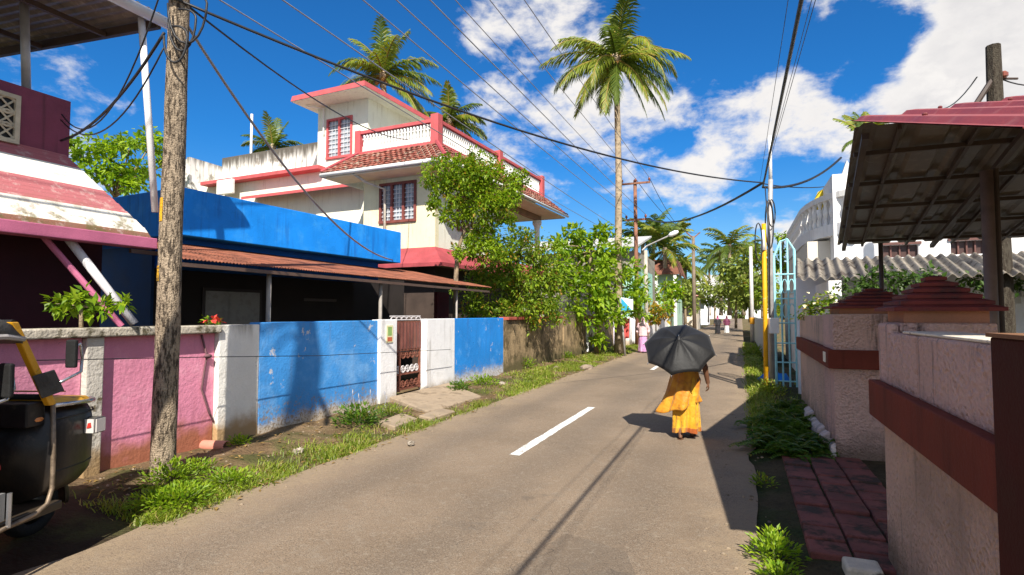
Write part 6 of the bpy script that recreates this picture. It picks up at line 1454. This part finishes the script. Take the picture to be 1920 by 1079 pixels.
# woman with the umbrella, walking away
wp = gnd(1288, 822); WF = Frame(wp.x, wp.y, rad(20)); hw = 1.52
wm_ = thing('person', 'woman in a yellow orange sari walking away under a black umbrella', 'person', wp)
UC = at(1273, 655, wp.y - .14)          # centre of the umbrella rim
UA = Vector((-.20, -.66, .72)).normalized()
HANDW = UC - UA * .50
hl = WF.l(HANDW)
sh_l, el_l = Vector((-.105, .0, .785)), Vector((-.15, .075, .64))
wr_l = Vector((hl.x, hl.y - .03, hl.z - .02)) / hw
arms = [((.105, .0, .785), (.165, -.03, .64), (.185, .015, .505), (0, 1, 0), (-1, .2, 0)), (tuple(sh_l), tuple(el_l), tuple(wr_l), (0, 0, 1), (1, 0, 0))]
legs = [((.045, 0, .5), (.05, .03, .28), (.045, .08, .045), (.05, .155, .018)), ((-.045, 0, .5), (-.05, -.005, .28), (-.05, -.10, .06), (-.055, -.03, .014))]
hq = body(WF, wm_, hw, arms, legs, .02, .0065)
m = MB(WF); m.ell(hq(0, -.012, .012), (.049 * hw, .055 * hw, .062 * hw), 16, 10); m.ell(hq(0, -.07, -.03), (.03 * hw, .028 * hw, .03 * hw), 12, 8); m.build('hair', hairm, wm_, smooth=True)
sariy = silk('yellow_sari_silk', (.68, .34, .018), (.80, .47, .03), (.46, .15, .02)); saro = silk('orange_sari_silk', (.56, .21, .015), (.70, .33, .02), (.36, .10, .02))
fo = [(7, .5, 0, 3.0), (11, .32, 1.2, -4.0), (17, .2, .4, 5.0), (3, .5, 2.0, 2.0)]
loft(WF, wm_, 'sari_skirt', [(.105, -.02, .02, .165, .215, .24), (.24, -.01, .0, .165, .19, .18), (.42, -.005, 0, .168, .165, .12), (.65, 0, 0, .175, .15, .05), (.82, 0, 0, .165, .14, .03), (.95, 0, 0, .14, .115, .02)], sariy, fo, hem=lambda t, z: .02 * math.sin(3 * t) * max(0, 1 - z * 3))
loft(WF, wm_, 'sari_drape', [(.40, -.10, -.025, .27, .20, .22), (.52, -.075, -.02, .235, .195, .18), (.68, -.04, -.01, .205, .175, .14), (.85, -.012, -.005, .178, .152, .09), (1.0, 0, 0, .152, .128, .03), (1.12, .0, .0, .142, .118, .02), (1.2, 0, 0, .15, .11, .02), (1.245, 0, 0, .12, .085, .01)], saro, [(5, .55, .6, 3.5), (9, .4, 2.1, -5.0), (14, .25, 1.0, 4.0), (2, .3, 0, 1.0)], hem=lambda t, z: (.12 * max(0, math.cos(t)) - .05 * max(0, -math.cos(t)) + .015 * math.sin(6 * t)) * max(0, 1 - (z - .4) * 2.2))
loft(WF, wm_, 'sari_border', [(.10, -.02, .02, .169, .219, .24), (.135, -.018, .017, .169, .215, .22), (.165, -.016, .013, .168, .209, .21)], silk('sari_border_silk', (.40, .10, .02), (.62, .30, .03)), fo, hem=lambda t, z: .02 * math.sin(3 * t) * max(0, 1 - z * 3))
blo = surf('blouse_maroon', (.05, .02, .02), .15, 6, .7, .2)
m = MB(WF)
for sx, el in ((1, Vector((.165, -.03, .64))), (-1, el_l)):
    a = Vector((sx * .105, 0, .785)); b = a.lerp(el, .55); m.capsule(a * hw, b * hw, .043 * hw, .034 * hw, 12)
m.build('sleeve', blo, wm_, smooth=True)
sand = surf('sandal_leather', (.12, .06, .035), .2, 6)
for hp, kn, an, toe in legs:
    m = MB(WF); c = ((an[0] + toe[0]) / 2 * hw, (an[1] + toe[1]) / 2 * hw); m.rings([[(c[0] + .045 * math.cos(t * math.pi/8), c[1] + .125 * math.sin(t * math.pi/8), z) for t in range(16)] for z in (.002, .016)]); m.build('sandal', sand, wm_)
# umbrella
um = thing('umbrella', 'black open umbrella tilted back over the shoulder of the walking woman', 'umbrella', UC)
u0 = UA.cross(Vector((0, 0, 1))).normalized(); v0 = u0.cross(UA).normalized()
RU, DU = .475, .20
def up(a, r, sag=0.0):   # r 0..1
    dep = DU * (1 - r ** 2.0); c, s = math.cos(a), math.sin(a)
    return UC + UA * (dep - sag) + (u0 * c + v0 * s) * RU * r
m = MB(); K = 8; sub = 8; nr = 11; rows = []
for j in range(nr):
    r = max(.012, j / (nr - 1)); row = []
    for k in range(K * sub):
        a = 2 * math.pi * (k / (K * sub)) + .2; f = (k % sub) / sub; tri = 4 * f * (1 - f)
        row.append(up(a, r * (1 - .095 * tri * r), .020 * tri * math.sin(math.pi * min(1, r)) + .012 * tri * r))
    rows.append(row)
m.rings(rows, caps=False); o = m.build('canopy', umbrella_cloth(), um, smooth=False); s = o.modifiers.new('thick', 'SOLIDIFY'); s.thickness = .003
o.data.polygons.foreach_set('use_smooth', [True] * len(o.data.polygons))
m = MB()
for k in range(K): 
    a = 2 * math.pi * k / K + .2; m.tube([up(a, r) - UA * .009 for r in (.02, .25, .5, .75, 1.0, 1.03)], .0035, 5)
    m.bar(up(a, .5) - UA * .012, UC - UA * .06, .003, 4)
m.build('ribs', chrome, um)
m = MB()
for k in range(K): a = 2 * math.pi * k / K + .2; m.ell(up(a, 1.01), (.008, .008, .008), 6, 5)
m.build('rib_tips', chrome, um)
m = MB(); m.bar(UC + UA * (DU + .035), UC - UA * .52, .006, 8); m.build('shaft', chrome, um)
m = MB(); m.tube([UC + UA * (DU - .01), UC + UA * (DU + .03), UC + UA * (DU + .07)], [.016, .01, .006], 8); m.build('ferrule', plain('ferrule_silver', (.6, .6, .6), .3, .6, .6), um)
m = MB(); m.tube([UC - UA * .42, UC - UA * .50, UC - UA * .58], [.013, .015, .014], 10); m.build('handle', rub, um)
# people farther away
def robed(label, px, py, h, robe, scarf, top=None, facing=20, face=False, wide=1.0):
    p = gnd(px, py); fr = Frame(p.x, p.y, rad(facing)); root = thing('person', label, 'person', p)
    arms_ = [((sx * .105, 0, .785), (sx * .16, -.02, .64), (sx * .15, .06, .51), (0, 1, 0), (-sx, .2, 0)) for sx in (1, -1)]
    legs_ = [((.045, 0, .5), (.05, .03, .28), (.045, .05, .045), (.05, .125, .018)), ((-.045, 0, .5), (-.05, 0, .28), (-.05, -.06, .05), (-.055, .01, .016))]
    q = body(fr, root, h, arms_, legs_, 0, .012, face=face)
    loft(fr, root, 'skirt', [(.05, 0, 0, .2 * wide, .19, .12), (.3, 0, 0, .19 * wide, .18, .1), (.6, 0, 0, .185 * wide, .16, .06), (.85, 0, 0, .17 * wide, .14, .03), (h * .62, 0, 0, .15, .12, .02)], robe, fo, 48)
    loft(fr, root, 'tunic', [(h * .46, 0, 0, .215 * wide, .17, .06), (h * .6, 0, 0, .19, .145, .05), (h * .74, 0, 0, .165, .125, .03), (h * .8, 0, 0, .15, .1, .02), (h * .835, 0, 0, .07, .06, .01)], top or scarf, fo, 48)
    m = MB(fr)
    for sx in (1, -1):
        a = Vector((sx * .105, 0, .785)); b = Vector((sx * .16, -.02, .64)); c = b.lerp(Vector((sx * .15, .06, .51)), .5); m.capsule(a * h, b * h, .044 * h, .038 * h, 10); m.capsule(b * h, c * h, .038 * h, .034 * h, 10)
    m.build('sleeve', top or scarf, root, smooth=True)
    loft(fr, root, 'scarf', [(h * .72, 0, -.01, .155, .125, .06), (h * .8, 0, -.01, .14, .11, .04), (h * .86, 0, 0, .085, .085, .03), (h * .92, 0, .018, .083, .098, .02), (h * .96, 0, .012, .078, .095, .01), (h * 1.0, 0, .01, .03, .04, 0), (h * 1.004, 0, .01, .004, .004, 0)], scarf, fo, 40)
    return root
lil = silk('lilac_cotton', (.58, .25, .52), (.70, .40, .64), (.75, .6, .72)); pkc = silk('pale_pink_cotton', (.72, .48, .5), (.78, .58, .58))
robed('woman in pale pink scarf and lilac robe standing at the left road side', 1206, 662, 1.6, lil, pkc, pkc, 200, True)
robed('woman in black robe with pink headscarf walking far down the street', 1346, 627, 1.6, silk('black_cotton', (.015, .014, .016), (.03, .025, .03)), silk('hot_pink_scarf', (.6, .08, .26), (.68, .15, .34)), MATS.get('umbr') or silk('black_tunic', (.016, .014, .016), (.03, .026, .03)), 200, True, 1.1)
robed('woman in maroon top and white skirt beside the black robed woman', 1363, 626, 1.58, silk('white_cotton', (.72, .7, .7), (.78, .76, .76)), silk('maroon_cotton', (.13, .025, .06), (.2, .04, .09)), None, 200, True)
